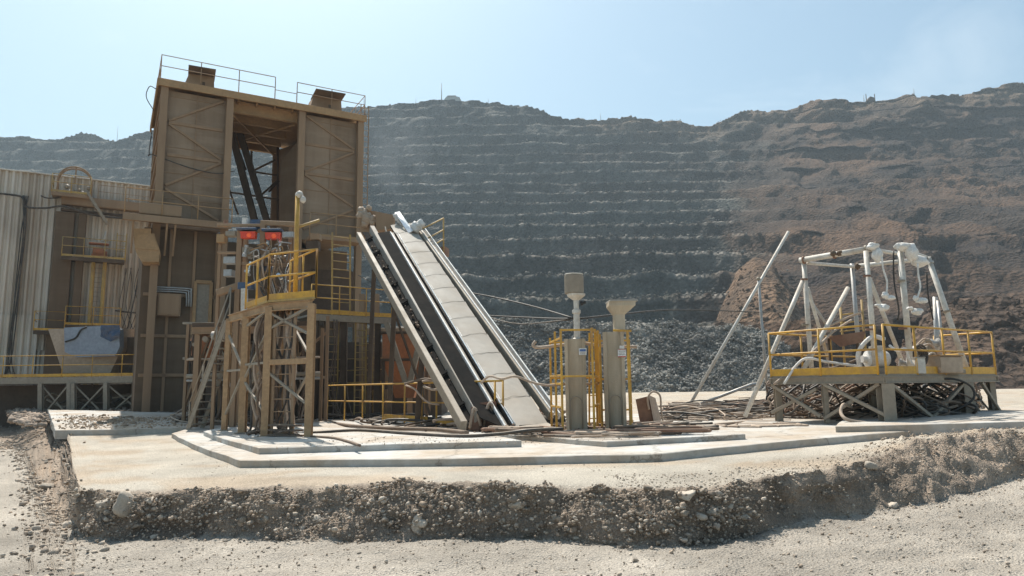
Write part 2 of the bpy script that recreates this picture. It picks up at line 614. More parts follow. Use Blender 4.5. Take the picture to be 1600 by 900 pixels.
def concrete(name, col, warm):
    m, nt, bs = _nodes(name)
    g = N(nt, 'ShaderNodeNewGeometry')
    n1 = N(nt, 'ShaderNodeTexNoise', i_Scale=0.55, i_Detail=7.0, i_Roughness=0.65)
    n2 = N(nt, 'ShaderNodeTexNoise', i_Scale=5.0, i_Detail=6.0, i_Roughness=0.7)
    n3 = N(nt, 'ShaderNodeTexNoise', i_Scale=90.0, i_Detail=3.0)
    vo = N(nt, 'ShaderNodeTexVoronoi', feature='DISTANCE_TO_EDGE', i_Scale=0.34)
    wp = N(nt, 'ShaderNodeVectorMath', operation='ADD')
    for n in (n1, n2, n3):
        nt.links.new(g.outputs['Position'], n.inputs['Vector'])
    sc = N(nt, 'ShaderNodeVectorMath', operation='SCALE'); sc.inputs['Scale'].default_value = 0.5
    nt.links.new(n2.outputs['Color'], sc.inputs[0])
    nt.links.new(g.outputs['Position'], wp.inputs[0]); nt.links.new(sc.outputs[0], wp.inputs[1])
    nt.links.new(wp.outputs[0], vo.inputs['Vector'])
    c = mixc(nt, ramp(nt, n1.outputs[0], [(0.40, 0.0), (0.62, 0.9)]), col, warm)
    c = mixc(nt, 1.0, c, ramp(nt, n2.outputs[0], [(0.3, 0.82), (0.7, 1.08)]), 'MULTIPLY')
    n5 = N(nt, 'ShaderNodeTexNoise', i_Scale=1.15, i_Detail=8.0, i_Roughness=.7, i_Distortion=.5)
    nt.links.new(g.outputs['Position'], n5.inputs['Vector'])
    c = mixc(nt, ramp(nt, n5.outputs[0], [(.54, 0), (.74, .65)]), c, (.25, .205, .155))
    c = mixc(nt, ramp(nt, vo.outputs['Distance'], [(0.0, 0.7), (0.011, 0.0)]), c, (0.16, 0.13, 0.1))
    nt.links.new(c, bs.inputs['Base Color'])
    bs.inputs['Roughness'].default_value = 0.9
    ad = N(nt, 'ShaderNodeMath', operation='ADD')
    nt.links.new(n2.outputs[0], ad.inputs[0]); nt.links.new(n3.outputs[0], ad.inputs[1])
    b = N(nt, 'ShaderNodeBump', i_Strength=0.25, i_Distance=0.02)
    nt.links.new(ad.outputs[0], b.inputs['Height']); nt.links.new(b.outputs[0], bs.inputs['Normal'])
    return m
m_conc = concrete('slab_concrete', (.50, .485, .45), (.40, .315, .23))
slab('concrete_apron', [(375, 731), (700, 729), (1030, 722), (1130, 711), (1250, 699), (1370, 688), (1480, 679), (1640, 664), (1760, 652), (1000, 647), (420, 655), (318, 668), (268, 684)], 0.0, 0.125, m_conc)
slab('concrete_plinth', [(318, 681), (405, 710), (620, 704), (815, 699), (700, 672), (600, 662), (420, 660)], 0.125, 0.12, m_conc)
slab('concrete_plinth', [(724, 680), (820, 689), (948, 699), (1165, 687), (1110, 668), (800, 664)], 0.125, 0.10, m_conc)
slab('concrete_plinth', [(1306, 676), (1470, 672), (1640, 667), (1760, 642), (1330, 650)], 0.125, 0.115, m_conc)
slab('concrete_plinth', [(86, 681), (298, 676), (292, 652), (74, 646)], 0.0, 0.17, m_conc)

# ---- pit wall
PX_R = np.array([-900, -300, -100, 0, 60, 95, 120, 155, 185, 220, 260, 330, 430, 470, 560, 640, 690, 730, 790, 830, 855, 880, 930, 955, 985, 1040, 1100, 1130, 1165, 1200, 1225, 1250, 1300, 1345, 1400, 1460, 1500, 1550, 1600, 1800, 2300, 3000.])
Y_R  = np.array([215, 200, 198, 200, 203, 190, 194, 207, 198, 183, 178, 172, 160, 158, 146, 139, 136, 137, 144, 149, 155, 164, 167, 170, 168, 173, 180, 182, 166, 154, 159, 157, 145, 141, 140, 136, 132, 128, 119, 92, 70, 90.])
Y_K = np.array([614, 507, 466, 430, 397, 370, 348, 328, 310, 294, 278, 261, 245, 229, 213, 197, 181, 165, 149, 133, 117, 100, 84, 66])
Z_K = np.array([0.0] + [12.0 * i for i in range(1, len(Y_K))])
D_K = np.array([118.0] + [(z - 1.2) * 1100 / (604 - y) for z, y in zip(Z_K[1:], Y_K[1:])])
wcol = np.concatenate([np.linspace(-900, -60, 60), np.arange(-50, 1660, 2.4), np.linspace(1670, 3000, 90)])
W_co, W_c = [], []
NF, NB = 7, 4
prof_kind = []
for k in range(len(Z_K) - 1):
    prof_kind += [(k, 'f', i / NF) for i in range(NF)] + [(k, 'b', i / NB) for i in range(NB)]
nW = len(prof_kind)
pk = np.array([p[0] for p in prof_kind]); pf = np.array([p[1] == 'f' for p in prof_kind]); pt = np.array([p[2] for p in prof_kind])
for px in wcol:
    r0 = ray(px, 560); kx = r0.x / r0.y
    hz = HOR(px)
    s = 1.0 - 0.13 * float(sstep(1000, 1450, px)) + 0.12 * float(sstep(250, 120, px))
    jz = 0.8 * vnoise(np.stack([np.full(len(Z_K), px / 60.0), np.arange(len(Z_K)) * 5.3, np.zeros(len(Z_K))], -1), 21) + 0.35 * vnoise(np.stack([np.full(len(Z_K), px / 17.0), np.arange(len(Z_K)) * 3.3, np.zeros(len(Z_K))], -1), 22)
    Zk = Z_K + jz * (Z_K > 1); Dk = D_K.copy()
    right = float(sstep(1120, 1250, px))
    berm_w = (1 - 0.75 * right)
    # face k: from toe at D[k+1]-face width, z_k  to crest (D[k+1], z_{k+1})
    gap_ = np.maximum(Dk[np.minimum(pk + 1, len(Dk) - 1)] - Dk[pk], 6.0)
    br_n = 0.34 * vnoise(np.stack([np.full(len(Z_K) + 2, px / 75.0), np.arange(len(Z_K) + 2) * 7.7, np.zeros(len(Z_K) + 2)], -1), 27)
    br_w = np.clip(np.where(np.arange(len(Z_K) + 2) % 2 == 1, 0.62, 0.42) + br_n, 0.1, 0.9)
    fw = 5.0 + right * br_w[pk] * np.minimum(gap_, 28)
    z = np.where(pf, Zk[pk] + (Zk[pk + 1] - Zk[pk]) * pt, Zk[pk + 1])
    nxt = np.minimum(pk + 2, len(Dk) - 1)
    d_toe = Dk[pk + 1] - fw
    gap2 = np.maximum(Dk[nxt] - Dk[pk + 1], 6.0)
    fw2 = 5.0 + right * br_w[pk + 1] * np.minimum(gap2, 28)
    d_next_toe = np.maximum(Dk[nxt] - fw2, Dk[pk + 1] + 0.8)
    d = np.where(pf, d_toe + fw * pt, Dk[pk + 1] + (d_next_toe - Dk[pk + 1]) * pt)
    # bench rubble at the foot of a face and loose crest
    ridge_y = float(np.interp(px, PX_R, Y_R)) + 0.9 * float(vnoise(np.array([[px / 9.0, 0.3, 0.0]]), 31)[0]) + 0.5 * float(vnoise(np.array([[px / 3.5, 0.7, 0.0]]), 32)[0])
    zr = float(np.interp(-(ridge_y + (604 - hz)), -Y_K, Z_K)); dr = float(np.interp(zr, Z_K, D_K))
    over = z > zr
    n_over = np.cumsum(over)
    # gentler natural slope just under the ridge
    z2 = np.where(over, zr - 0.06 * n_over, z)
    d2 = np.where(over, dr + 2.6 * n_over, np.minimum(d, dr))
    zz = 1.2 + (z2 - 1.2) * s
    dd = d2 * s
    W_co.append(np.stack([kx * dd, dd, zz], -1))
    W_c.append(np.stack([np.full(nW, px), np.where(over, 1.0, 0.0), z / np.maximum(zr, 1)], -1))
W_co = np.array(W_co); W_c = np.array(W_c)
sh = W_co.shape[:2]
Q = W_co.reshape(-1, 3); C3 = W_c.reshape(-1, 3)
px_ = C3[:, 0]; kk = np.tile(pk, len(wcol)); ff = np.tile(pf, len(wcol)); tt = np.tile(pt, len(wcol))
n_big = fbm(Q * [0.02, 0.02, 0.03], 4, 41); n_mid = fbm(Q * 0.09, 4, 42); n_fin = fbm(Q * 0.42, 3, 43)
facem = np.where(ff, np.sin(np.pi * np.clip(tt, 0.0, 1)) * 0.7 + 0.3, 0.35)
topm = sstep(0.62, 0.95, C3[:, 2])
calm = 1 - 0.5 * (kk < 9) * (1 - 0.5 * sstep(1080, 1200, px_))
dy = facem * calm * (1.4 * n_mid + 0.6 * n_fin) + topm * (4.0 * n_big + 1.2 * n_mid)
# vertical gullies on the brown wall
rightm = sstep(1120, 1240, px_ + 40 * n_big)
dy += rightm * (2.6 * fbm(Q * [0.12, 0.02, 0.02], 3, 44) + 5.0 * fbm(Q * [0.03, 0.01, 0.03], 3, 46) + 1.5 * n_mid)
Q[:, 1] -= dy
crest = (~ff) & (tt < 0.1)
Q[:, 2] += np.where(ff, 0.2 * n_fin, (0.55 * np.abs(n_fin) + 0.4 * n_mid) * (1 - 0.6 * rightm)) * (1 - 0.9 * C3[:, 1]) * (1 - 0.5 * topm)
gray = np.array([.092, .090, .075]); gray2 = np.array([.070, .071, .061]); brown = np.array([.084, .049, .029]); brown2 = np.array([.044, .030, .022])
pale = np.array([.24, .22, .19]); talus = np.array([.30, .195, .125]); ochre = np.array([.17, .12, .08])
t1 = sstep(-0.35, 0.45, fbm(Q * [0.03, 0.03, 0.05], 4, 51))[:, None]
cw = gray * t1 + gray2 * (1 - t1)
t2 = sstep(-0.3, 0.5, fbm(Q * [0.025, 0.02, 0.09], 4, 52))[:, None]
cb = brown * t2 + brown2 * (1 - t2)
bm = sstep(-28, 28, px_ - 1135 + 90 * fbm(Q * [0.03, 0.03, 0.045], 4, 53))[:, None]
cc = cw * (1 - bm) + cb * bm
# warm tint patches over the grey wall, more to the upper right
wp = (sstep(-0.1, 0.7, fbm(Q * 0.018, 3, 54)) * 0.6 * sstep(560, 1000, px_))[:, None]
cc = cc * (1 - wp) + brown2 * 1.15 * wp
# pale loose stone along crests and at the ridge; crests coloured as if sunlit
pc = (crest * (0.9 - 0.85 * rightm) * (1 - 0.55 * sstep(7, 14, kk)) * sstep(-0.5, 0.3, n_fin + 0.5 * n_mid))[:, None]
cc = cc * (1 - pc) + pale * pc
up = (sstep(0.86, 0.97, C3[:, 2] + 0.05 * n_mid) * sstep(880, 960, px_) * 0.8)[:, None]
cc = cc * (1 - up) + ochre * up
rub = (sstep(0.1, 0.7, n_mid + 0.6 * n_fin) * (1 - tt) * ff * 0.5 * (1 - rightm))[:, None]
cc = cc * (1 - rub) + pale * 0.8 * rub
cc *= (1 + 0.22 * n_fin + (0.15 + 0.15 * rightm) * n_mid)[:, None]
red = (sstep(.15, .75, fbm(Q * [.035, .02, .02], 3, 57)) * rightm * .55)[:, None]
cc = cc * (1 - red) + np.array([.15, .085, .048]) * red
wid = np.arange(sh[0] * sh[1]).reshape(sh)
wf = np.stack([wid[:-1, :-1], wid[1:, :-1], wid[1:, 1:], wid[:-1, 1:]], -1).reshape(-1, 4)
m_wall = soil_mat('pit_rock', [(0.25, 0.72), (0.5, 1.0), (0.75, 1.25)], scale=0.10, fine=0.75, bump=0.9, attr='rock', speck=0.38, dist=1.2)
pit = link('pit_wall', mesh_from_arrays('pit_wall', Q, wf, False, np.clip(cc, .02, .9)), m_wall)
tag(pit, kind='structure')

# loose stones lining the bench crests
pts, szs, tin = [], [], []
crest_idx = np.where((~ff) & (tt < 0.05) & (C3[:, 1] < 0.5) & (kk > 0) & (kk < 16) & (px_ > 540) & (px_ < 1250))[0]
for i in rng.choice(crest_idx, min(9000, len(crest_idx)), replace=False):
    if rng.random() < rightm[i] * 0.8: continue
    p = Q[i] + np.array([rng.normal(0, .8), rng.normal(-0.5, 0.9), rng.normal(0.1, 0.35)])
    pts.append(p); szs.append(float(np.clip(rng.lognormal(-1.0, 0.5), .18, 1.1)))
    tin.append(pale * rng.uniform(0.75, 1.15) * (1 - 0.3 * kk[i] / 16))
m_rub = soil_mat('rubble_stone', [(0.3, 0.85), (0.7, 1.15)], scale=0.5, fine=4.0, bump=0.5, attr='rock', speck=0.25, dist=0.2)
scatter_rocks('bench_rubble', pts, szs, m_rub, tint=np.array(tin))

# ---- heap of broken rock at the foot of the wall
def heap(name, px0, px1, crest, foot_y, D0, depth, cols, stones, big, seed):
    hp = np.arange(px0, px1 + 1, 2.5); rows = 46
    co, cl = [], []
    for px in hp:
        yc = float(np.interp(px, crest[0], crest[1]))
        r0 = ray(px, 560); kx = r0.x / r0.y
        zc = max(0.2, (HOR(px) - yc) / 1100 * (D0 + depth) + 1.2)
        for j in range(rows):
            t = j / (rows - 1)
            if t < 0.8:
                u = t / 0.8
                d = D0 + depth * u; z = -0.15 + (zc + .15) * (u ** 1.08)
            else:
                u = (t - 0.8) / 0.2
                d = D0 + depth + 14 * u; z = zc - (zc + 1.5) * u * u
            co.append((kx * d, d, z))
    co = np.array(co)
    co[:, 1] -= (3.2 if name == 'talus_fan' else 0.9) * fbm(co * [0.16, .05, .04] if name == 'talus_fan' else co * 0.16, 3, seed) + 0.45 * fbm(co * 0.9, 3, seed + 1)
    co[:, 2] += 0.4 * fbm(co * 0.3, 3, seed + 2)
    i = np.arange(len(hp) * rows).reshape(len(hp), rows)
    f = np.stack([i[:-1, :-1], i[1:, :-1], i[1:, 1:], i[:-1, 1:]], -1).reshape(-1, 4)
    n = sstep(-.4, .5, fbm(co * 0.12, 3, seed + 3))[:, None]
    c = np.array(cols[0]) * n + np.array(cols[1]) * (1 - n)
    o = link(name, mesh_from_arrays(name, co, f, False, c), m_wall)
    tag(o, kind='structure')
    P_, S_, T_ = [], [], []
    g = co.reshape(len(hp), rows, 3)
    for _ in range(stones):
        a, b = rng.integers(0, len(hp)), int(rng.beta(1.1, 1.1) * 38)
        P_.append(g[a, b] + rng.normal(0, .15, 3) + np.array([0, -0.1, 0]))
        S_.append(float(np.clip(rng.lognormal(math.log(big), 0.5), .12, big * 3.2)))
        k = rng.uniform(0.75, 1.25)
        T_.append(c[a * rows + b] * k * 1.25)
    scatter_rocks('rubble', P_, S_, m_rub, tint=np.clip(np.array(T_), 0, .8))
heap('rubble_heap', 560, 1262, ([560, 700, 760, 800, 850, 950, 1050, 1130, 1200, 1235, 1262], [540, 512, 502, 498, 503, 508, 506, 510, 515, 540, 606]), 612, 92, 13, ((.27, .255, .225), (.18, .172, .155)), 20000, 0.17, 61)
heap('earth_mound', 1400, 2100, ([1400, 1440, 1480, 1520, 1560, 1600, 1700, 2100], [560, 500, 476, 466, 462, 466, 470, 520]), 612, 80, 20, ((.13, .083, .055), (.085, .058, .042)), 700, 0.28, 71)
heap('talus_fan', 1105, 1330, ([1105, 1140, 1160, 1190, 1215, 1240, 1280, 1330], [530, 462, 425, 400, 408, 440, 500, 560]), 612, 108, 70, ((.185, .115, .07), (.12, .078, .05)), 900, 0.35, 81)

# ---- gravel: bank, road, pad edge
def pick(cond, n):
    w = np.where(cond)[0]
    return w if len(w) <= n else rng.choice(w, n, replace=False)
inview = (G_col[:, 2] > -60) & (G_col[:, 2] < 1680)
stone_cols = np.array([[.43, .36, .285], [.36, .30, .24], [.50, .43, .35], [.31, .25, .195], [.41, .32, .24]])
def gravel(name, cond, n, mean, sig, lo, hi, shapes=None, ico=None, lift=0.0, jit=0.06):
    ii = pick(cond & inview, 10 ** 9)
    ar = G_co[ii, 1] ** 1.0
    ch = rng.choice(ii, n, p=ar / ar.sum())
    pts = G_co[ch] + np.stack([rng.normal(0, jit, n), rng.normal(0, jit, n), np.full(n, lift)], -1)
    sz = np.clip(rng.lognormal(math.log(mean), sig, n), lo, hi)
    t = stone_cols[rng.integers(0, 5, n)] * rng.uniform(0.75, 1.2, (n, 1))
    return scatter_rocks(name, pts, sz, m_rub2, shapes, ico, tint=t)
m_rub2 = soil_mat('gravel_stone', [(0.3, 0.85), (0.7, 1.12)], scale=9.0, fine=70.0, bump=0.35, attr='rock', speck=0.2, dist=0.01)
T, DT = G_col[:, 0], G_col[:, 1]
on_bank = (T > -0.05) & (DT < 0.05) & (G_col[:, 2] > 55)
gravel('gravel', on_bank & (G_col[:, 2] < 1180), 13000, 0.0145, 0.6, 0.005, 0.05)
gravel('gravel', on_bank & (G_col[:, 2] >= 1100), 2600, 0.010, 0.6, 0.005, 0.035)
gravel('gravel', on_bank & (G_col[:, 2] < 1170), 520, 0.036, 0.4, 0.024, 0.09, ROCK2, ICO2)
gravel('gravel', (T > -6) & (T < 0.05) & (G_co[:, 1] > 3.6) & (G_col[:, 2] > -60), 20000, 0.0062, 0.7, 0.003, 0.034, jit=0.10)
gravel('gravel', (T > -0.35) & (T < 0.02), 2600, 0.018, 0.5, 0.008, 0.05, jit=0.12)
gravel('gravel', (DT > 0) & (DT < 1.6) & (G_col[:, 2] > 960), 2600, 0.011, 0.5, 0.005, 0.035, jit=0.12)
gravel('gravel', (T > -0.5) & (DT < 1.0) & (G_col[:, 2] > -60) & (G_col[:, 2] < 108), 3600, 0.035, 0.55, 0.012, 0.10, jit=0.2)
gravel('gravel', (DT > -0.6) & (DT < 2.2) & (G_col[:, 2] > 1370), 2600, 0.012, 0.6, 0.005, 0.045, jit=0.14)

# ---- single boulders one can tell apart
for px, py, sz, tone, lab in [
    (196, 789, .155, 1.05, 'large grey angular boulder set in the near corner of the gravel bank'),
    (163, 791, .10, 1.0, 'mid sized pointed boulder just left of the largest one in the bank'),
    (236, 782, .065, 1.1, 'small tan rock above and right of the largest boulder in the bank corner'),
    (74, 760, .10, .8, 'brown boulder half buried on the left rubble slope below the pad edge'),
    (90, 738, .09, .75, 'darker boulder higher up the left rubble slope beside the pad edge'),
    (655, 819, .085, 1.25, 'pale cream rock at the foot of the bank below the ladder tower'),
    (808, 791, .085, 1.05, 'rounded beige rock high in the bank directly under the twin columns'),
    (580, 785, .06, .95, 'small grey brown rock in the upper bank below the concrete plinth corner'),
    (1073, 776, .095, 1.2, 'pale blocky boulder perched on the top edge of the bank'),
    (1092, 807, .075, 1.0, 'tan boulder low in the bank under the pale perched block'),
    (1138, 793, .07, 1.0, 'tan rock in the reddish hollow of the bank right of the pale perched block'),
    (1160, 808, .07, 1.05, 'cream rock at the right end of the rock cluster in the bank hollow'),
    (1112, 800, .06, .95, 'round grey rock between two tan boulders in the bank hollow'),
    (1392, 792, .075, 1.15, 'pale rock lying on the road at the foot of the right hand mound'),
    (1362, 730, .085, .9, 'flat tan rock on top of the bank where the mound begins to rise'),
    (60, 826, .05, 1.2, 'small cream stone lying loose on the road at the left'),
]:
    # meet the bank surface along the pixel ray
    best, bp = 1e9, None
    for d in np.arange(4.5, 16, 0.03):
        q = P(px, py, float(d))
        g = ground_z(q.x, q.y)
        if q.z <= g + 0.01:
            bp = q; break
    if bp is None: continue
    root = thing('boulder', (bp.x, bp.y, bp.z), None, None)
    bpy.data.objects.remove(root)
    v = ROCK2[int(rng.integers(0, 14))]
    v3 = rock_shapes(ICO3, 1, int(px))[0]
    me = mesh_from_arrays('boulder', v3 * sz * 1.45 * np.array([1, .9, .82]), ICO3[1], False, np.repeat((np.array([.46, .395, .32]) * tone)[None], len(v3), 0))
    o = link('boulder', me, m_rub2)
    o.location = (bp.x, bp.y - sz * .25, bp.z + sz * 0.10)
    tag(o, lab, 'boulder', 'boulders in the gravel bank')
# ------------------------------------------------------------------ palette
m_tan = mat('dusty_tan_steel', (.325, .215, .127), rough=.75, dirt=(.22, .135, .08), dirt_amt=.75, var=.16, scale=.55, streak=True, dust=.4)
m_tan_lit = mat('sunlit_tan_steel', (.40, .245, .115), rough=.7, dirt=(.26, .17, .10), dirt_amt=.6, var=.2, scale=1.2)  # lit copy of the tan steel, warm sunlight put into its colour
m_panel = mat('dusty_panel', (.29, .207, .136), rough=.8, smear=(.37, .285, .205), dirt=(.15, .093, .054), dirt_amt=.9, var=.14, scale=.42, streak=True, dust=.2, bump=.08)
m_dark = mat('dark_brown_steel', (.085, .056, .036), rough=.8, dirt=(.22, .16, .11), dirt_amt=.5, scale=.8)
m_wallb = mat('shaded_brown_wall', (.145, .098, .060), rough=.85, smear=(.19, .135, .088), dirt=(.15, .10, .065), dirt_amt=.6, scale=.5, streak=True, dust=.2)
m_yel = mat('dusty_yellow_paint', (.62, .345, .04), rough=.55, dirt=(.34, .19, .08), dirt_amt=.85, var=.22, scale=2.2, dust=.35)
m_yeld = mat('worn_yellow_paint', (.46, .30, .09), rough=.65, dirt=(.30, .21, .12), dirt_amt=.8, var=.25, scale=1.6, dust=.4)
m_galv = mat('galvanised_steel', (.42, .42, .41), rough=.5, metal=.35, dirt=(.34, .29, .23), dirt_amt=.6, scale=2.0)
m_grey = mat('grey_steel', (.30, .255, .195), rough=.65, dirt=(.27, .21, .155), dirt_amt=.6, scale=1.4)
m_chrome = mat('bright_channel', (.66, .68, .70), rough=.24, metal=.9, dirt=(.42, .38, .33), dirt_amt=.45, scale=1.2, dust=.2)
m_white = mat('dusty_white_paint', (.63, .60, .54), rough=.6, dirt=(.40, .32, .24), dirt_amt=.7, scale=2.4, dust=.35)
m_bag = mat('white_wrap', (.74, .72, .68), rough=.6, dirt=(.50, .43, .35), dirt_amt=.5, scale=6, dust=.25, bump=.4)
m_black = mat('black_rubber', (.022, .021, .02), rough=.6, dirt=(.09, .075, .06), dirt_amt=.5, scale=2.5, dust=.25)
m_belt = mat('matt_black_belt', (.018, .017, .016), rough=1.0, dirt=(.05, .042, .035), dirt_amt=.5, scale=2.0, dust=0, bump=.3)
m_belt.node_tree.nodes['Principled BSDF'].inputs['Specular IOR Level'].default_value = 0.03
m_hose = mat('dusty_hose', (.15, .105, .075), rough=.85, dirt=(.26, .18, .125), dirt_amt=.7, scale=4.0, dust=.3)
m_hose2 = mat('pale_hose', (.44, .34, .26), rough=.8, dirt=(.34, .25, .18), dirt_amt=.6, scale=4.0, dust=.4)
m_hose3 = mat('black_hose', (.045, .04, .035), rough=.65, dirt=(.20, .15, .11), dirt_amt=.6, scale=3.0, dust=.45)
m_blue = mat('dark_blue_paint', (.045, .085, .16), rough=.5, dirt=(.2, .15, .11), dirt_amt=.5, scale=3.0, dust=.4)
m_red = mat('red_lens', (.75, .06, .015), rough=.18, dirt=(.4, .1, .03), dirt_amt=.3, scale=5, dust=.05, bump=.0)
m_glow = mat('lit_lamp_core', (.85, .13, .03), rough=.3, dust=0, dirt_amt=.1)
_b = m_glow.node_tree.nodes['Principled BSDF']; _b.inputs['Emission Color'].default_value = (1, .08, .02, 1); _b.inputs['Emission Strength'].default_value = 0.12
m_orange = mat('orange_paint', (.46, .155, .055), rough=.65, dirt=(.26, .15, .09), dirt_amt=.75, scale=1.5)
m_tarp = mat('blue_grey_sheet', (.27, .31, .37), rough=.6, dirt=(.20, .22, .26), dirt_amt=.6, scale=1.2, dust=.2)
m_beige = mat('dusty_beige_hopper', (.44, .34, .25), rough=.75, dirt=(.31, .22, .15), dirt_amt=.6, scale=1.0)
m_rust = mat('rusty_plate', (.215, .115, .075), rough=.85, dirt=(.34, .22, .15), dirt_amt=.7, scale=2.0, bump=.3)
m_pillar = mat('cast_concrete', (.52, .445, .335), rough=.9, dirt=(.33, .235, .145), dirt_amt=.75, var=.22, scale=1.3, streak=True, dust=.25, bump=.3)
m_sign = mat('sign_white', (.72, .72, .70), rough=.5, dirt=(.5, .45, .38), dirt_amt=.3, scale=6, dust=0)
m_signb = mat('sign_blue', (.06, .14, .36), rough=.5, dirt_amt=.2, dust=0)
m_signr = mat('sign_red', (.55, .06, .04), rough=.5, dirt_amt=.2, dust=0)
m_cover = mat('belt_cover_sheet', (.34, .318, .28), rough=.75, dirt=(.36, .29, .22), dirt_amt=.5, var=.14, scale=.9, dust=.3)
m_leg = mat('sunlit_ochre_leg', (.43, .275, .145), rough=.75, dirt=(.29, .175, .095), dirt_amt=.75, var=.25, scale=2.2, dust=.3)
m_railw = mat('scuffed_white_rail', (.74, .74, .72), rough=.35, metal=.3, dirt=(.45, .42, .37), dirt_amt=.6, scale=1.6, dust=.1)
m_glass = mat('dull_window', (.16, .18, .19), rough=.25, dirt=(.3, .26, .2), dirt_amt=.4, scale=2)

def corrugated(name, col, dirt):
    m, nt, bs = _nodes(name)
    g = N(nt, 'ShaderNodeNewGeometry')
    mp = N(nt, 'ShaderNodeMapping'); mp.inputs['Scale'].default_value = (1, 1, .07)
    nt.links.new(g.outputs['Position'], mp.inputs[0])
    n1 = N(nt, 'ShaderNodeTexNoise', i_Scale=.9, i_Detail=6.0, i_Roughness=.65)
    n2 = N(nt, 'ShaderNodeTexNoise', i_Scale=.35, i_Detail=5.0)
    nt.links.new(mp.outputs[0], n1.inputs['Vector']); nt.links.new(g.outputs['Position'], n2.inputs['Vector'])
    c = mixc(nt, ramp(nt, n1.outputs[0], [(.40, 0), (.68, .85)]), col, dirt)
    c = mixc(nt, ramp(nt, n2.outputs[0], [(.45, 0), (.8, .5)]), c, (.2, .15, .11))
    nt.links.new(c, bs.inputs['Base Color'])
    bs.inputs['Roughness'].default_value = .6
    return m
m_corr = corrugated('corrugated_sheet', (.70, .63, .535), (.44, .345, .25))
m_corr2 = corrugated('clean_corrugated_sheet', (.70, .65, .57), (.52, .43, .32))

# ------------------------------------------------------------------ repeated kinds of detail
def railing(parent, pts, h=1.05, every=1.3, r=.021, m=None, toe=0.12, mid=(.55,), name='railing', posts_at=None, top=True):
    """tube railing along pts (floor level); posts are sub-parts"""
    m = m or m_yel
    pts = [Vector(p) for p in pts]
    mb = MB()
    for k in ([1.0] if top else []) + [q for q in mid]:
        mb.tube([p + UP * h * k for p in pts], r, 7, smooth=True)
    rail = mb.build(name, m, parent)
    done = []
    for a, b in zip(pts, pts[1:]):
        n = max(1, round((b - a).length / every))
        for i in range(n + 1):
            p = a.lerp(b, i / n)
            if any((p - q).length < .05 for q in done): continue
            done.append(p)
            pm = MB(); pm.tube([p - UP * .02, p + UP * h], r * 1.05, 7)
            pm.build('post', m, rail)
    if toe:
        tm = MB()
        for a, b in zip(pts, pts[1:]):
            tm.beam(a + UP * toe / 2, b + UP * toe / 2, .012, toe)
        tm.build('toe_board', m, rail)
    return rail

def ladder(parent, a, b, side, w=.42, m=None, rung=.29, r=.016, sr=.03, name='ladder', cage=False):
    """rails from a to b, half width along 'side'; rungs are pattern of the one mesh"""
    a, b, s = Vector(a), Vector(b), Vector(side).normalized() * w / 2
    mb = MB()
    for k in (-1, 1):
        mb.beam(a + s * k, b + s * k, sr, sr * 1.6, up=s)
    n = int((b - a).length / rung)
    for i in range(1, n + 1):
        p = a.lerp(b, i / (n + .5))
        mb.tube([p - s, p + s], r, 6)
    return mb.build(name, m or m_yeld, parent)

def cable_curve(pts, sag=0.0, jit=0.0, seed=0):
    rs = random.Random(seed)
    out = []
    for i, p in enumerate(pts):
        p = Vector(p)
        if 0 < i < len(pts) - 1:
            p = p + Vector((rs.uniform(-jit, jit), rs.uniform(-jit, jit), rs.uniform(-jit, jit)))
        out.append(p)
    return out

def stair(parent, a, b, side, w, m, n=None):
    a, b, s = Vector(a), Vector(b), Vector(side).normalized() * w / 2
    mb = MB()
    for k in (-1, 1):
        mb.beam(a + s * k, b + s * k, .03, .14, up=s.cross(b - a).normalized())
    n = n or max(3, int((b.z - a.z) / .22))
    for i in range(n):
        p = a.lerp(b, (i + .5) / n)
        mb.beam(p - s, p + s, .22, .035)
    return mb.build('stair', m, parent)

# ------------------------------------------------------------------ main steel tower
TA = P(258, 130, 30.0)
zt = TA.z
TB = None
for d in np.arange(30, 42, .02):
    q = P(563, 185, float(d))
    if q.z >= zt:
        TB = q; break
TU = (TB - TA); TU.z = 0
TW = TU.length; TU.normalize()
TV = Vector((-TU.y, TU.x, 0))
def T3(u, v, z):
    return Vector((TA.x, TA.y, 0)) + TU * u + TV * v + UP * z
def zat(px, py, u, v):
    """height on the vertical line (u, v) of the tower seen at row py"""
    q = T3(u, v, 0)
    return P(px, py, q.y).z
def u_at(px, v=0.0, z=8.0):
    lo, hi = -30.0, 30.0
    for _ in range(50):
        c = (lo + hi) / 2
        if project(T3(c, v, z))[0] < px: lo = c
        else: hi = c
    return c
TD = 6.2
zg = zat(300, 347, u_at(300), 0)      # gallery level
u1, u2 = u_at(357, 0, zt - 2), u_at(470, 0, zt - 2)
tower = thing('steel_tower', T3(TW / 2, TD / 2, 0), 'tall dust-brown steel tower of two clad bays with an open bridge between them', 'tower')
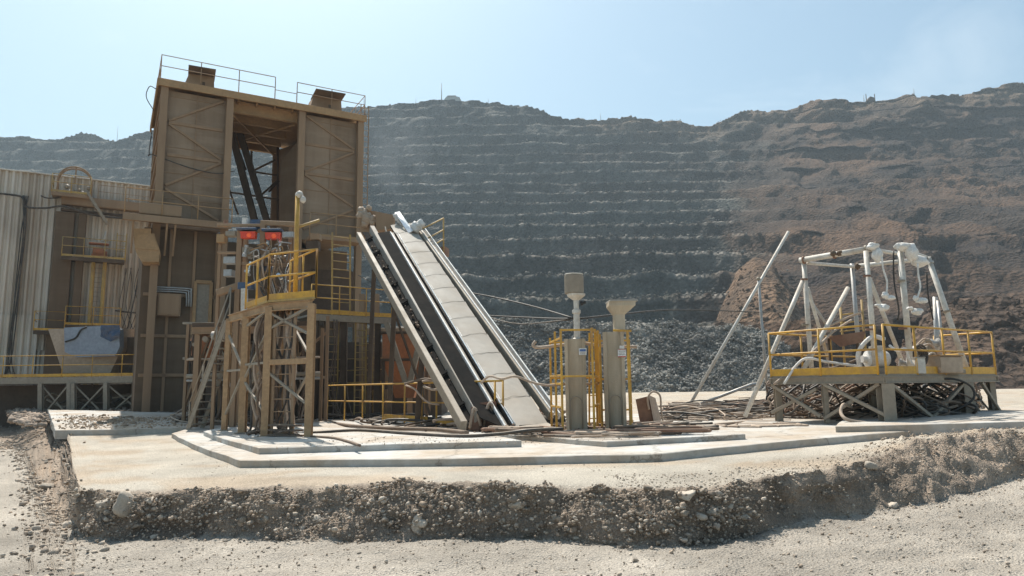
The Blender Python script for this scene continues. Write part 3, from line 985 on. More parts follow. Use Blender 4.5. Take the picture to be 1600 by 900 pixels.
# bays: clad panels with columns standing proud and diagonal stiffeners
def bay(ua, ub, flip):
    cm = MB()
    # box of sheeting, set back 0.12 from the columns
    a0, a1, b0, b1 = T3(ua + .1, .14, zg - .3), T3(ub - .1, .14, zg - .3), T3(ub - .1, TD - .1, zg - .3), T3(ua + .1, TD - .1, zg - .3)
    cm.prism([a0, a1, b1, b0], UP * (zt - zg + .05))
    cl = cm.build('cladding', m_panel, tower)
    sm = MB()
    H = zt - zg
    levels = [0.02, .24, .48, .72, .96]
    for k, (l0, l1) in enumerate(zip(levels, levels[1:])):
        za, zb = zg + H * l0, zg + H * l1
        p, q = (ua + .25, ub - .25) if (k + flip) % 2 else (ub - .25, ua + .25)
        sm.beam(T3(p, .10, za + .08), T3(q, .10, zb - .08), .10, .07, up=TV)
        if k in (1, 2):
            sm.beam(T3(ua + .25, .115, zb), T3(ub - .25, .115, zb), .14, .06, up=TV)
    for z_ in np.arange(zg + 1.0, zt - .3, 1.18):
        sm.beam(T3(ua + .16, .128, z_), T3(ub - .16, .128, z_), .03, .022, up=UP)
    sm.beam(T3((ua + ub) / 2, .126, zg + .1), T3((ua + ub) / 2, .126, zt - .2), .03, .03, up=TV)
    sm.build('bracing', m_tan, cl)
    for (u, v) in ((ua, 0), (ub, 0), (ua, TD), (ub, TD)):
        c = MB(); c.hbeam(T3(u, v, -0.4), T3(u, v, zt - .02), .30, .32, up=TV, t=.03)
        c.build('column', m_tan, tower)
bay(0.0, u1, 0)
bay(u2, TW, 1)
# left flank girts seen edge-on
gm = MB()
for k in range(7):
    z = zg + (zt - zg) * k / 6.5
    gm.beam(T3(-.10, .2, z), T3(-.10, TD - .2, z), .1, .16)
gm.build('girt', m_tan, tower)
# roof: deck, edge beam, underside joists over the opening
rm = MB()
rm.prism([T3(-.25, -.2, zt), T3(TW + .25, -.2, zt), T3(TW + .25, TD + .2, zt), T3(-.25, TD + .2, zt)], UP * .12)
roof = rm.build('roof', m_tan_lit, tower)
em = MB(); em.beam(T3(-.25, -.24, zt - .06), T3(TW + .25, -.24, zt - .06), .08, .34, up=UP)
em.beam(T3(-.29, -.2, zt - .06), T3(-.29, TD + .2, zt - .06), .08, .34, up=UP)
em.build('edge_beam', m_tan_lit, roof)
jm = MB()
for k in range(5):
    v = .5 + (TD - 1) * k / 4
    jm.hbeam(T3(u1 + .1, v, zt - .36), T3(u2 - .1, v, zt - .36), .22, .55, t=.03)
for k in range(4):
    u = u1 + .4 + (u2 - u1 - .8) * k / 3
    jm.beam(T3(u, .2, zt - .14), T3(u, TD - .2, zt - .14), .09, .12)
jm.beam(T3(u1 + .2, .6, zt - .7), T3(u2 - .2, TD - .4, zt - .7), .07, .07)
jm.beam(T3(u2 - .2, .6, zt - .7), T3(u1 + .2, TD - .4, zt - .7), .07, .07)
jm.build('roof_joist', m_tan_lit, roof)
# hoods on the roof
for pa, pb, ph in ((284, 333, 116), (480, 531, 152)):
    ua, ub = u_at(pa, .9, zt), u_at(pb, .9, zt)
    hz_ = zat((pa + pb) / 2, ph, (ua + ub) / 2, .6) - zt
    h = MB()
    pr = [T3(ua, .5, zt + .12), T3(ub, .5, zt + .12), T3(ub, 1.9, zt + .12), T3(ua, 1.9, zt + .12)]
    tp = [T3(ua + .25, .75, zt + hz_), T3(ub - .04, .6, zt + hz_), T3(ub - .04, 1.8, zt + hz_), T3(ua + .25, 1.7, zt + hz_)]
    h.add(pr + tp, [[0, 1, 5, 4], [1, 2, 6, 5], [2, 3, 7, 6], [3, 0, 4, 7], [4, 5, 6, 7], [3, 2, 1, 0]])
    ho = h.build('roof_hood', m_tan, roof)
    r = MB(); r.beam(T3(ua + .2, .58, zt + hz_ + .03), T3(ub, .5, zt + hz_ + .03), 1.4, .05)
    r.box(T3((ua + ub) / 2 + .2, .56, zt + hz_ * .55), .12, .06, .16, TU)
    r.build('hood_lid', m_dark, ho)
ur1, ur2 = u_at(430, -.1, zt + .6), u_at(464, -.1, zt + .5)
railing(tower, [T3(-.2, TD, zt + .12), T3(-.2, -.1, zt + .12), T3(ur1, -.1, zt + .12)], 1.15, 1.55, .02, m_tan, toe=0)
railing(tower, [T3(ur1, -.05, zt + .1), T3(ur2, -.05, zt + .1)], .55, 1.0, .016, m_tan, toe=0, mid=())
railing(tower, [T3(ur2, -.1, zt + .12), T3(TW + .2, -.1, zt + .12), T3(TW + .2, TD, zt + .12)], 1.1, 1.5, .02, m_tan, toe=0)
railing(tower, [T3(-.2, TD, zt + .12), T3(TW + .2, TD, zt + .12)], 1.1, 1.6, .02, m_tan, toe=0)
# things seen through the opening: slanting chutes, far frame, sloping side plate
om = MB()
for (xa, ya, xb, yb, w, v) in ((362, 208, 398, 345, .30, 3.0), (374, 205, 417, 345, .26, 3.4)):
    om.beam(P(xa, ya, T3(1, v, 0).y + 1.6), P(xb, yb, T3(1, v, 0).y + 1.6), w, .3)
om.tube([P(366, 215, 36), P(384, 265, 35.8)], .06, 8)
om.build('slanting_chute', m_dark, tower)
fm = MB()
yb_ = T3((u1 + u2) / 2, TD, 0).y
for xa, ya, xb, yb in ((393, 215, 393, 270), (434, 200, 434, 345), (393, 268, 434, 274), (393, 268, 430, 250), (393, 218, 434, 226), (400, 312, 434, 282), (420, 300, 436, 282), (357, 300, 436, 312), (372, 335, 358, 295)):
    fm.beam(P(xa, ya, yb_), P(xb, yb, yb_), .09, .09)
fm.build('far_frame', m_dark, tower)
sp = MB()
sp.prism([P(439, 252, 35.6), P(472, 212, 35.0), P(476, 360, 35.0), P(439, 360, 35.6)], TV * .08)
sp.build('side_plate', m_panel, tower)
# gallery at the foot of the bays
gz = zg - .12
gal = MB()
gl = u_at(192, -1.0, gz)
gal.prism([T3(gl, -1.15, gz - .12), T3(u_at(362, -1.15, gz), -1.15, gz - .12), T3(u_at(362, -1.15, gz), -.18, gz - .12), T3(gl, -.18, gz - .12)], UP * .12)
gal.beam(T3(gl, -1.19, gz - .16), T3(u_at(362, -1.2, gz), -1.19, gz - .16), .06, .28)
go_ = gal.build('gallery', m_tan, tower)
railing(tower, [T3(gl + .05, -.2, gz), T3(gl + .05, -1.1, gz), T3(u_at(362, -1.1, gz), -1.1, gz)], 1.1, 1.35, .022, m_tan_lit, toe=0)
bx = MB()
for u in (gl + .4, u_at(262, -1, gz), u_at(275, -1, gz)):
    bx.beam(T3(u, -1.05, gz - .2), T3(u, -.1, gz - 1.5), .08, .08)
bx.box(T3(u_at(250, -.7, gz), -.8, gz + .3), 1.6, .5, .5, TU)
bx.build('gallery_bracket', m_tan, tower)
# gallery on the right at the same level, by the conveyor head
g2 = MB()
ga, gb = u_at(482, -.8, gz), u_at(562, -.8, gz)
g2.prism([T3(ga, -1.1, gz - .35), T3(gb, -1.1, gz - .35), T3(gb, -.16, gz - .35), T3(ga, -.16, gz - .35)], UP * .14)
g2.build('gallery', m_tan, tower)
railing(tower, [T3(ga, -1.05, gz - .2), T3(gb, -1.05, gz - .2)], 1.1, 1.2, .022, m_tan_lit, toe=.1)
# lower body: walls set back under the gallery, with recess on the right
lb = MB()
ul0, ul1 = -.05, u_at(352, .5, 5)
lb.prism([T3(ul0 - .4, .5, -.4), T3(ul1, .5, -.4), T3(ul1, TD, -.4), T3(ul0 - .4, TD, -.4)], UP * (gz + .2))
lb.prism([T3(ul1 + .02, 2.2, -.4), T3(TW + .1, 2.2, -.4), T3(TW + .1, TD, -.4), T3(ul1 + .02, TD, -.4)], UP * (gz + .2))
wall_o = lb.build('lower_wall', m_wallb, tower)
wr = MB()
for px in (262, 300, 335):
    u = u_at(px, .5, 5); wr.beam(T3(u, .46, -.3), T3(u, .46, gz - .2), .12, .08, up=TV)
for z in (1.9, 3.6, 5.4):
    wr.beam(T3(ul0 - .3, .45, z), T3(ul1 - .05, .45, z), .06, .14, up=UP)
wr.build('wall_rib', m_tan, wall_o)
dk = MB()
dk.prism([T3(u_at(487, 2.0, 5), 2.08, 4.4), T3(u_at(555, 2.0, 5), 2.08, 4.4), T3(u_at(555, 2, 5), 2.08, 7.3), T3(u_at(487, 2, 5), 2.08, 7.3)], TV * .1)
dk.build('recess_panel', m_dark, wall_o)
# doorway frame in the lower wall
dm = MB()
ua, ub = u_at(302, .4, 4), u_at(327, .4, 4)
za, zb = zat(310, 515, ua, .4), zat(310, 440, ua, .4)
for u in (ua, ub): dm.beam(T3(u, .40, za), T3(u, .40, zb), .14, .14, up=TV)
dm.beam(T3(ua, .40, zb), T3(ub, .40, zb), .16, .16)
df = dm.build('door_frame', m_tan_lit, wall_o)
dd_ = MB(); dd_.beam(T3((ua + ub) / 2, .44, za), T3((ua + ub) / 2, .44, zb), ub - ua - .1, .05, up=TV)
dd_.build('door', m_grey, wall_o)
# brown angular chute hood hanging under the gallery
hb = MB()
d0 = T3(u_at(238, -.8, 6), -.8, 0).y
poly = [(207, 357), (236, 357), (236, 365), (241, 365), (250, 391), (248, 409), (222, 409), (211, 390)]
hb.prism([P(x, y, d0) for x, y in poly], TV * 1.0 + TU * .1)
hb.prism([P(x, y, d0 - .04) for x, y in [(209, 364), (240, 368), (249, 391), (212, 388)]], TV * .05)
hb.build('chute_hood', m_tan_lit, tower)
# ladder up the right-hand column
ladder(tower, T3(TW + .42, .6, zg - .2), T3(TW + .42, .6, zt + 1.0), TU, .42, m_tan, .3, .014, .028)
lk = MB()
for k in range(5):
    z = zg + (zt - zg) * (k + .5) / 5
    lk.tube([T3(TW + .2, .6, z), T3(TW + .42, .6, z)], .02, 6)
lk.beam(T3(TW + .2, .63, zg), T3(TW + .2, .63, zt), .03, .03)
lk.build('ladder_clip', m_tan, tower)
# cable along the flank and across the left bay
cb_ = MB()
cb_.tube(cable_curve([T3(-.35, 2, zt - 1.6), T3(-.45, .6, zt - 3.2), T3(-.3, -.05, zt - 3.4), T3(1.2, .02, zt - 3.75), T3(u1 - .4, .02, zt - 3.85), T3(u1 + .3, -.2, zt - 3.7)]), .025, 6, curve=5)
cb_.tube(cable_curve([T3(-.35, 1, zt - 1.0), T3(-.7, .5, zt - .6), T3(-.6, .2, zt - .2), T3(-.35, .1, zt - .3)]), .02, 6, curve=5)
cb_.build('bay_cable', m_hose3, tower)
# second gallery, yellow, in front of the recess
zl = P(540, 490, 26.5).z
G0, G1 = Pz(486, zl, 26.2), Pz(612, zl, 28.2)
gdir = (G1 - G0).normalized(); gback = Vector((-gdir.y, gdir.x, 0))
low = thing('steel_walkway', G0 + UP * (-zl), 'yellow edged steel walkway on brown posts under the right hand bay, beside the conveyor', 'walkway')
w = MB()
w.prism([G0 - UP * .1, G1 - UP * .1, G1 - UP * .1 + gback * 2.0, G0 - UP * .1 + gback * 2.0], UP * .08)
w.beam(G0 - UP * .16 - gback * .03, G1 - UP * .16 - gback * .03, .05, .22)
w.build('deck', m_grey, low)
railing(low, [G0, G1], 1.1, 1.15, .022, m_yel, toe=.16)
for k in (.08, .42, .85):
    p = G0.lerp(G1, k) + gback * .2
    c = MB(); c.hbeam(Vector((p.x, p.y, -.3)), p - UP * .12, .2, .2, t=.025); c.build('post', m_dark, low)
ladder(low, G0.lerp(G1, .42) + gback * .5 - UP * .1, G0.lerp(G1, .40) + gback * .5 + UP * 3.3, gdir, .75, m_yeld, .32, .02, .04)
ladder(low, G0.lerp(G1, .30) + gback * .3 - UP * zl, G0.lerp(G1, .30) + gback * .3 - UP * .1, gdir, .45, m_yeld, .3, .016, .035)
ladder(low, G0.lerp(G1, .66) + gback * .4 - UP * zl, G0.lerp(G1, .66) + gback * .4 - UP * .1, gdir, .45, m_yeld, .3, .016, .035)
hs = MB()
for k in range(9):
    q = G0.lerp(G1, random.uniform(.2, .6)) + gback * random.uniform(-.1, .5)
    hs.tube([q - UP * .2, q - UP * 1.5 + Vector((random.uniform(-.15, .15), 0, 0)), q - UP * 3.0 + Vector((random.uniform(-.3, .3), -.1, 0)), q - UP * (zl + .05) + Vector((random.uniform(-.7, .7), -.3, 0))], .025, 6, curve=4)
hs.build('hanging_hose', m_hose, low)
# lower yellow rails inside the cavity, orange hopper behind the walkway
zc = P(540, 598, 29).z
rr = MB()
a, b = Pz(512, zc - .1, 29), Pz(640, zc, 30)
c_ = MB()
c_.prism([a - UP * .25, b - UP * .25, b - UP * .25 + gback * 1.6, a - UP * .25 + gback * 1.6], UP * .2)
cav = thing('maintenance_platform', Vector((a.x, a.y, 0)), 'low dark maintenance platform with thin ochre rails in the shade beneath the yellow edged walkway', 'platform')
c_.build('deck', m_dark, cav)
railing(cav, [a, b], 1.05, 1.6, .02, m_yeld, toe=.1)
for k in (.05, .5, .95):
    p = a.lerp(b, k); c = MB(); c.beam(Vector((p.x, p.y, -.3)), p - UP * .2, .16, .16); c.build('leg', m_dark, cav)

def hopper(px0, px1, pyt, pym, pyb, d, m, label, narrow=.45):
    a, b = P(px0, pyt, d), P(px1, pyt, d)
    zm, zb = P((px0 + px1) / 2, pym, d).z, P((px0 + px1) / 2, pyb, d).z
    w = (b - a).length; dv = Vector((0, w * .9, 0))
    root = thing('hopper', Vector(((a.x + b.x) / 2, a.y + w * .45, 0)), label, 'hopper')
    mb = MB()
    cx = (a + b + dv) / 2
    def ring(k, z): return [Vector((cx.x + (p.x - cx.x) * k, cx.y + (p.y - cx.y) * k, z)) for p in (a, b, b + dv, a + dv)]
    vs = ring(1, a.z) + ring(1, zm) + ring(narrow, zb)
    fs = []
    for r0 in (0, 4):
        for i in range(4): fs.append([r0 + i, r0 + (i + 1) % 4, r0 + 4 + (i + 1) % 4, r0 + 4 + i])
    fs.append([8, 9, 10, 11]); fs.append([3, 2, 1, 0])
    mb.add(vs, fs); mb.build('body', m, root)
    rb = MB()
    for z, k in ((a.z, 1.03), (zm, 1.03)):
        rg = ring(k, z)
        for i in range(4): rb.beam(rg[i], rg[(i + 1) % 4], .08, .10)
    rb.build('rim', m_dark, root)
    for i, p in enumerate(ring(.95, zm)):
        l = MB(); l.beam(Vector((p.x, p.y, -.4)), p, .12, .12); l.build('leg', m_dark, root)
    return root
hopper(598, 662, 520, 562, 622, 27.5, m_orange, 'dusty orange hopper under the conveyor, partly hidden by its brown side beams')
tk = thing('orange_tank', P(332, 600, 25.5), 'rounded dusty orange tank lying behind the brown ladder tower in deep shade', 'tank')
mb = MB(); mb.lathe(P(300, 541, 25.5), [(.05, 0), (.35, .03), (.52, .14), (.52, 1.55), (.35, 1.68), (.05, 1.72)], 22, (1, .12, 0), smooth=True); mb.build('shell', m_orange, tk)
for k in (.35, 1.2):
    mb = MB(); p = P(300, 541, 25.5) + Vector((k, .12 * k, 0)); mb.beam(Vector((p.x, p.y, .0)), p - UP * .3, .3, .3); mb.build('saddle', m_dark, tk)

# ------------------------------------------------------------------ corrugated building on the left
LA = P(-60, 262, 38.0)                     # a point on its eaves
LV = TU.copy()
def L3(u, v, z): return Vector((LA.x, LA.y, 0)) + LV * u + TV * v + UP * z
def lu_at(px, v=0.0, z=6.0):
    lo, hi = -40.0, 60.0
    for _ in range(50):
        c = (lo + hi) / 2
        if project(L3(c, v, z))[0] < px: lo = c
        else: hi = c
    return c
def lz(px, py, v=0.0):
    return P(px, py, L3(lu_at(px, v), v, 0).y).z
leave = lz(120, 281)
shed = thing('corrugated_building', L3(6, 3, 0), 'tall shed of pale streaked corrugated sheeting with brown pilasters at the far left', 'building')
def corr_wall(ua, ub, v, z0, z1, m, name='corrugated_wall', pitch=.34, amp=.07):
    n = int((ub - ua) / (pitch / 4)); vs, fs = [], []
    pat = [0, 1, 1, 0]
    for i in range(n + 1):
        u = ua + (ub - ua) * i / n
        o = amp * (1 if i % 4 in (1, 2) else -1)
        vs += [L3(u, v - o, z0), L3(u, v - o, z1)]
    for i in range(n):
        fs.append([2*i, 2*i+2, 2*i+3, 2*i+1])
    mb = MB(); mb.add(vs, fs)
    return mb.build(name, m, shed)
uend = lu_at(236)
corr_wall(lu_at(-110), uend, 0.0, lz(0, 495) if False else 3.6, leave, m_corr)
corr_wall(lu_at(-110), lu_at(62), -.12, -.3, lz(20, 492), m_corr2)
corr_wall(lu_at(62), uend, 0.0, -.3, 3.6, m_corr)
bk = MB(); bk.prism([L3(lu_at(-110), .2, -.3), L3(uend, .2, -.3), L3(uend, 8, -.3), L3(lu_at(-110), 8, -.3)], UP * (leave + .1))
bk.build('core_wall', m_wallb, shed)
ev = MB(); ev.beam(L3(lu_at(-110), 0, leave + .03), L3(uend, 0, leave + .03), .3, .07); ev.build('eaves_flashing', m_corr2, shed)
for pa, pb in ((75, 108), (112, 126)):
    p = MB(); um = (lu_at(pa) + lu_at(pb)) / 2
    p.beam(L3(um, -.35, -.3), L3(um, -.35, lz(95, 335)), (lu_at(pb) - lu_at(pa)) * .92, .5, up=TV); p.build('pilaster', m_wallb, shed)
gbm = MB(); gbm.beam(L3(lu_at(84), -.5, lz(150, 322)), L3(uend, -.5, lz(150, 322)), .5, .55); gbm.build('girder', m_tan, shed)
gb2 = MB(); gb2.beam(L3(lu_at(84), -.55, lz(150, 337)), L3(uend, -.55, lz(150, 337)), .3, .12); gb2.build('girder_flange', m_dark, shed)
# conduit bundle and cables sagging across the sheeting
cm_ = MB()
for k in range(5):
    u = lu_at(24) + random.uniform(-.25, .25)
    cm_.tube([L3(u, -.2, leave - 1.4), L3(u + random.uniform(-.2, .2), -.2, leave - 4), L3(u + random.uniform(-.3, .3), -.2, 3.6), L3(u + random.uniform(-.3, .3), -.22, 1.8)], .03, 6, curve=4)
cm_.tube([L3(lu_at(-40), -.25, lz(5, 306)), L3(lu_at(10), -.25, lz(10, 307)), L3(lu_at(22), -.3, lz(22, 312)), L3(lu_at(28), -.3, lz(28, 325)), L3(lu_at(60), -.8, lz(60, 330)), L3(lu_at(90), -.9, lz(90, 328)), L3(lu_at(130), -.9, lz(130, 340)), L3(lu_at(180), -.8, lz(180, 345)), L3(uend, -.8, lz(230, 342))], .06, 7, curve=4)
cm_.tube([L3(lu_at(50), -.3, lz(50, 308)), L3(lu_at(62), -.35, lz(62, 312)), L3(lu_at(80), -.5, lz(80, 312))], .04, 6, curve=4)
cm_.tube([L3(lu_at(180), -.3, lz(180, 486)), L3(lu_at(205), -.3, lz(205, 489)), L3(lu_at(232), -.3, lz(232, 491))], .05, 6, curve=3)
cm_.tube([L3(lu_at(215), -.5, lz(215, 420)), L3(lu_at(208), -.7, lz(208, 470)), L3(lu_at(200), -.6, lz(200, 520))], .04, 6, curve=4)
cm_.build('cable_run', m_hose3, shed)
tg = MB()
for k in range(7):
    x0 = random.uniform(185, 222)
    tg.tube([L3(lu_at(x0), -.3, lz(x0, 420)), L3(lu_at(x0 + random.uniform(-6, 6)), -.3, lz(x0, 450)), L3(lu_at(x0 + random.uniform(-9, 9)), -.3, lz(x0, 480)), L3(lu_at(x0 + random.uniform(-9, 9)), -.3, lz(x0, 515))], .018, 5, curve=4)
tg.build('loose_wire', m_hose3, shed)
# small balcony with hoop at the eaves
def balcony(px0, px1, pyf, depth, label_m, m, parent, h=1.05, toe=.12, every=1.1, dv=0.0):
    z = lz((px0 + px1) / 2, pyf, -depth - dv)
    a, b = L3(lu_at(px0, -depth - dv, z), -depth - dv, z), L3(lu_at(px1, -depth - dv, z), -depth - dv, z)
    bb, ab = b + TV * depth, a + TV * depth
    mb = MB(); mb.prism([a - UP * .12, b - UP * .12, bb - UP * .12, ab - UP * .12], UP * .1)
    mb.beam(a - UP * .14, b - UP * .14, .06, .18)
    mb.build('balcony_deck', label_m, parent)
    railing(parent, [ab, a, b, bb], h, every, .022, m, toe=toe)
    return a, b, z
a, b, z = balcony(80, 141, 303, 1.1, m_tan, m_yeld, shed)
hp = MB()
cx, hr = lu_at(116, -.6, z), .86
for dv_ in (-.45, -.85):
    arc = [L3(cx + hr * math.cos(t), dv_, z + .75 + hr * 1.05 * math.sin(t)) for t in np.linspace(-.25, math.pi + .25, 15)]
    hp.tube([L3(cx + hr * 1.0, dv_, z)] + arc + [L3(cx - hr * 1.0, dv_, z)], .05, 7)
hp.beam(L3(cx, -.65, z + .7), L3(cx, -.65, z + .75 + hr * 1.05), .06, .06)
hp.build('hoop_guard', m_tan, shed)
mc = MB()
for k in range(14):
    lump(mc, L3(cx + random.uniform(-.55, .8), -.6 + random.uniform(-.2, .2), z + random.uniform(.05, .5)), random.uniform(.06, .16), seed=k, sub=1)
mc.build('winch', m_grey, shed)
stair(shed, L3(lu_at(158, -1.2, 6), -1.25, lz(158, 350, -1.25)), L3(lu_at(128, -1.2, 8), -1.25, lz(128, 303, -1.25)), TV, .5, m_grey)
# railed gallery link at the girder, right end
railing(shed, [L3(lu_at(141), -.75, lz(141, 312, -.75)), L3(uend, -.75, lz(141, 312, -.75))], .9, 1.8, .018, m_tan, toe=0)
# middle balcony with a motor
a, b, z = balcony(96, 195, 403, 1.3, m_dark, m_yeld, shed, h=1.1)
mo = MB()
c = a.lerp(b, .58) + TV * .7
mo.lathe(c + UP * .45 - LV * .35, [(.2, 0), (.27, .03), (.27, .5), (.22, .56), (.1, .6), (.1, .75)], 14, LV)
mo.box(c + UP * .95 - LV * .05, 1.0, .6, .06, LV)
mo.box(c + UP * .2, .8, .4, .24, LV)
motor = mo.build('motor', m_orange, shed)
mo2 = MB(); mo2.tube([c + UP * 1.0, c + UP * 1.3 + LV * .2, c + UP * 1.75 + LV * .25], .05, 6); mo2.box(c + UP * .99 - LV * .05, 1.05, .64, .03, LV); mo2.build('motor_cover', m_white, shed)
ladder(shed, L3(lu_at(147, -.5, 5), -.5, lz(147, 510)), L3(lu_at(147, -.5, 5), -.5, lz(147, 410)), LV, .48, m_grey, .28)
for px in (139, 157):
    p = MB(); p.beam(L3(lu_at(px, -.6, 5), -.6, 1.0), L3(lu_at(px, -.6, 5), -.6, lz(px, 410, -.6)), .16, .16); p.build('balcony_post', m_yeld, shed)
ladder(shed, L3(lu_at(183, -.3, 6), -.3, lz(183, 410)), L3(lu_at(183, -.3, 6), -.3, lz(183, 366)), LV, .5, m_yeld, .3)
# lower balcony
a, b, z = balcony(52, 100, 516, 1.6, m_dark, m_yel, shed, h=1.05)
a, b, z = balcony(101, 187, 508, 1.0, m_dark, m_yel, shed, h=1.05)
# cabinet and its pipes on the tower wall
zc0, zc1 = zat(262, 494, u_at(262, .3, 4), .3), zat(262, 460, u_at(262, .3, 4), .3)
ca, cb2 = u_at(243, .3, 4), u_at(280, .3, 4)
cab = thing('electrical_cabinet', T3((ca + cb2) / 2, .3, zc0), 'flat brown electrical cabinet on the lower tower wall with grey conduits bending round it', 'cabinet')
mb = MB(); mb.beam(T3((ca + cb2) / 2, .22, zc0), T3((ca + cb2) / 2, .22, zc1), cb2 - ca, .42, up=TV, bev=.03); body_ = mb.build('body', m_tan, cab)
mb = MB(); mb.beam(T3((ca + cb2) / 2, 0.0, zc0 + .06), T3((ca + cb2) / 2, 0.0, zc1 - .06), cb2 - ca - .14, .04, up=TV); mb.build('door', m_tan, cab)
mb = MB()
for k in range(3):
    o = k * .09
    mb.tube([T3(ca - .1, .32, zc1 + .12 + o), T3(cb2 + .1 + o, .32, zc1 + .12 + o), T3(cb2 + .22 + o, .32, zc1 + o), T3(cb2 + .25 + o, .32, zc1 - .5)], .035, 7, curve=4)
mb.build('conduit', m_galv, cab)
# deck in front of the corrugated building
zd = P(140, 588, 33.5).z
D0, D1 = Pz(-90, zd, 33.5), Pz(236, zd, 33.5)
deck = thing('loading_deck', Vector((D0.lerp(D1, .5).x, 33.5, pad_h(D1.x, 33.5))), 'long low steel deck with yellow rails and cross braced legs before the corrugated building', 'deck')
mb = MB(); mb.prism([D0 - UP * .32, D1 - UP * .32, D1 - UP * .32 + Vector((0, 3.2, 0)), D0 - UP * .32 + Vector((0, 3.2, 0))], UP * .3); mb.build('deck_plate', m_grey, deck)
mb = MB(); mb.prism([D0 + Vector((0, 2.6, -.35)), D1 + Vector((0, 2.6, -.35)), D1 + Vector((0, 2.75, -.35)), D0 + Vector((0, 2.75, -.35))], UP * (-2.2)); mb.build('shade_backing', m_dark, deck)  # added dark sheet standing in for the shade under the deck
mb = MB()
for k in range(14):
    x = random.uniform(60, 235); y = random.uniform(605, 640)
    mb2 = MB(); mb2.tube([P(x, y, 34.6), P(x + random.uniform(10, 30), y + random.uniform(-14, 14), 34.8), P(x + random.uniform(30, 60), y + random.uniform(-10, 14), 35)], random.uniform(.03, .07), 6, curve=4); mb2.build('under_pipe', random.choice([m_hose, m_grey, m_hose3]), deck)
railing(deck, [D0, D1], 1.0, 1.35, .02, m_yel, toe=.14)
mb = MB()
gz0 = pad_h(D0.lerp(D1, .7).x, 33.5) - .3
def dpt(px, z, dd=0): q = Pz(px, z, 33.5 + dd); return q
for px in (64, 109, 115, 166, 228, 236):
    l = MB(); l.hbeam(dpt(px, gz0), dpt(px, zd - .32), .2, .2, t=.025); l.build('leg', m_grey, deck)
for xa, xb in ((66, 107), (117, 164), (168, 226)):
    mb.beam(dpt(xa, gz0 + .1, .05), dpt(xb, zd - .4, .05), .07, .07); mb.beam(dpt(xb, gz0 + .1, .12), dpt(xa, zd - .4, .12), .07, .07)
mb.build('brace', m_grey, deck)
# stair beside the deck
stair_t = thing('steel_stair', dpt(262, gz0, -1.0), 'narrow grey steel stair with ochre handrails climbing from the ground beside the loading deck', 'stair')
stair(stair_t, dpt(254, gz0, -2.4), dpt(254, zd, -.1), (1, 0, 0), .85, m_grey, 9)
railing(stair_t, [dpt(241, zd, -.1), dpt(270, zd, -.1)], 1.1, .9, .02, m_yeld, toe=.1)
# stepped blue-grey hopper box with beige flank on the deck
z0, z1 = zd, P(145, 512, 33).z
hb_ = thing('feed_bin', P(140, 585, 34.2), 'beige feed bin on the loading deck, its front covered by a blue grey sheet', 'bin')
mb = MB()
A_ = [P(75, 514, 34.6), P(190, 512, 34.6), P(190, 545, 34.6), P(172, 583, 34.6), P(98, 583, 34.6), P(84, 540, 34.6)]
mb.prism(A_, Vector((.2, 1.6, 0))); mb.build('bin_body', m_beige, hb_)
mb = MB()
S_ = [P(100, 512, 34.1), P(160, 509, 34.1), P(186, 514, 34.1), P(187, 542, 34.1), P(180, 556, 34.1), P(120, 558, 34.1), P(101, 550, 34.1)]
mb.prism(S_, Vector((.05, .3, 0))); sh_ = mb.build('cover_sheet', m_tarp, hb_)
mb = MB(); mb.tube([P(102, 534, 34.05), P(118, 528, 34.05), P(126, 516, 34.05), P(135, 511, 34.05)], .04, 6, curve=4)
mb.build('tie_rope', m_black, sh_)
mb = MB()
vs, fs = [], []
for i in range(13):
    for j in range(9):
        q = P(158 + 30 * i / 12, 508 + 26 * j / 8 * (1 - .3 * abs(i / 6 - 1)), 34.05)
        vs.append(q + Vector((0, -.16 * abs(mnoise.noise(q * 2.3)) - .05 * mnoise.noise(q * 6), 0)))
for i in range(12):
    for j in range(8):
        fs.append([i*9+j, (i+1)*9+j, (i+1)*9+j+1, i*9+j+1])
mb.add(vs, fs); mb.build('sheet_fold', m_blue, sh_)
mb = MB(); mb.prism([P(186, 527, 35.0), P(228, 527, 35.0), P(228, 585, 35.0), P(186, 585, 35.0)], Vector((0, 1.5, 0))); mb.build('back_plate', m_dark, hb_)
# ------------------------------------------------------------------ annex in the shade under the conveyor head
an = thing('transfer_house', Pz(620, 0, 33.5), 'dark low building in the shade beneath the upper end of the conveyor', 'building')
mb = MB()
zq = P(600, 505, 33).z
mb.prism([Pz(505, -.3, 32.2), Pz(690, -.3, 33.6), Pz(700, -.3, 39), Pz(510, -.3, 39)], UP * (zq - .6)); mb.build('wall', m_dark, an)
for px in (566, 588, 602, 640, 668):
    c = MB(); c.hbeam(Pz(px, -.3, 31.6), Pz(px, zq + (1.2 if px < 600 else -.4), 31.6), .24, .24, t=.03); c.build('column', m_tan, an)
mb = MB(); mb.beam(Pz(560, zq - .5, 31.6), Pz(672, zq - .5, 31.6), .2, .3); mb.build('beam', m_tan, an)
mb = MB()
for xa, ya, xb, yb in ((604, 505, 634, 598), (664, 500, 640, 600)):
    mb.beam(P(xa, ya, 26.5), P(xb, yb, 26.5), .2, .2)
mb.build('strut', m_grey, an)
for k, px in enumerate((574, 580)):
    ladder(an, Pz(px, .2, 30.8), Pz(px, 4.2, 30.8), (1, 0, 0), .45, m_yeld, .3)

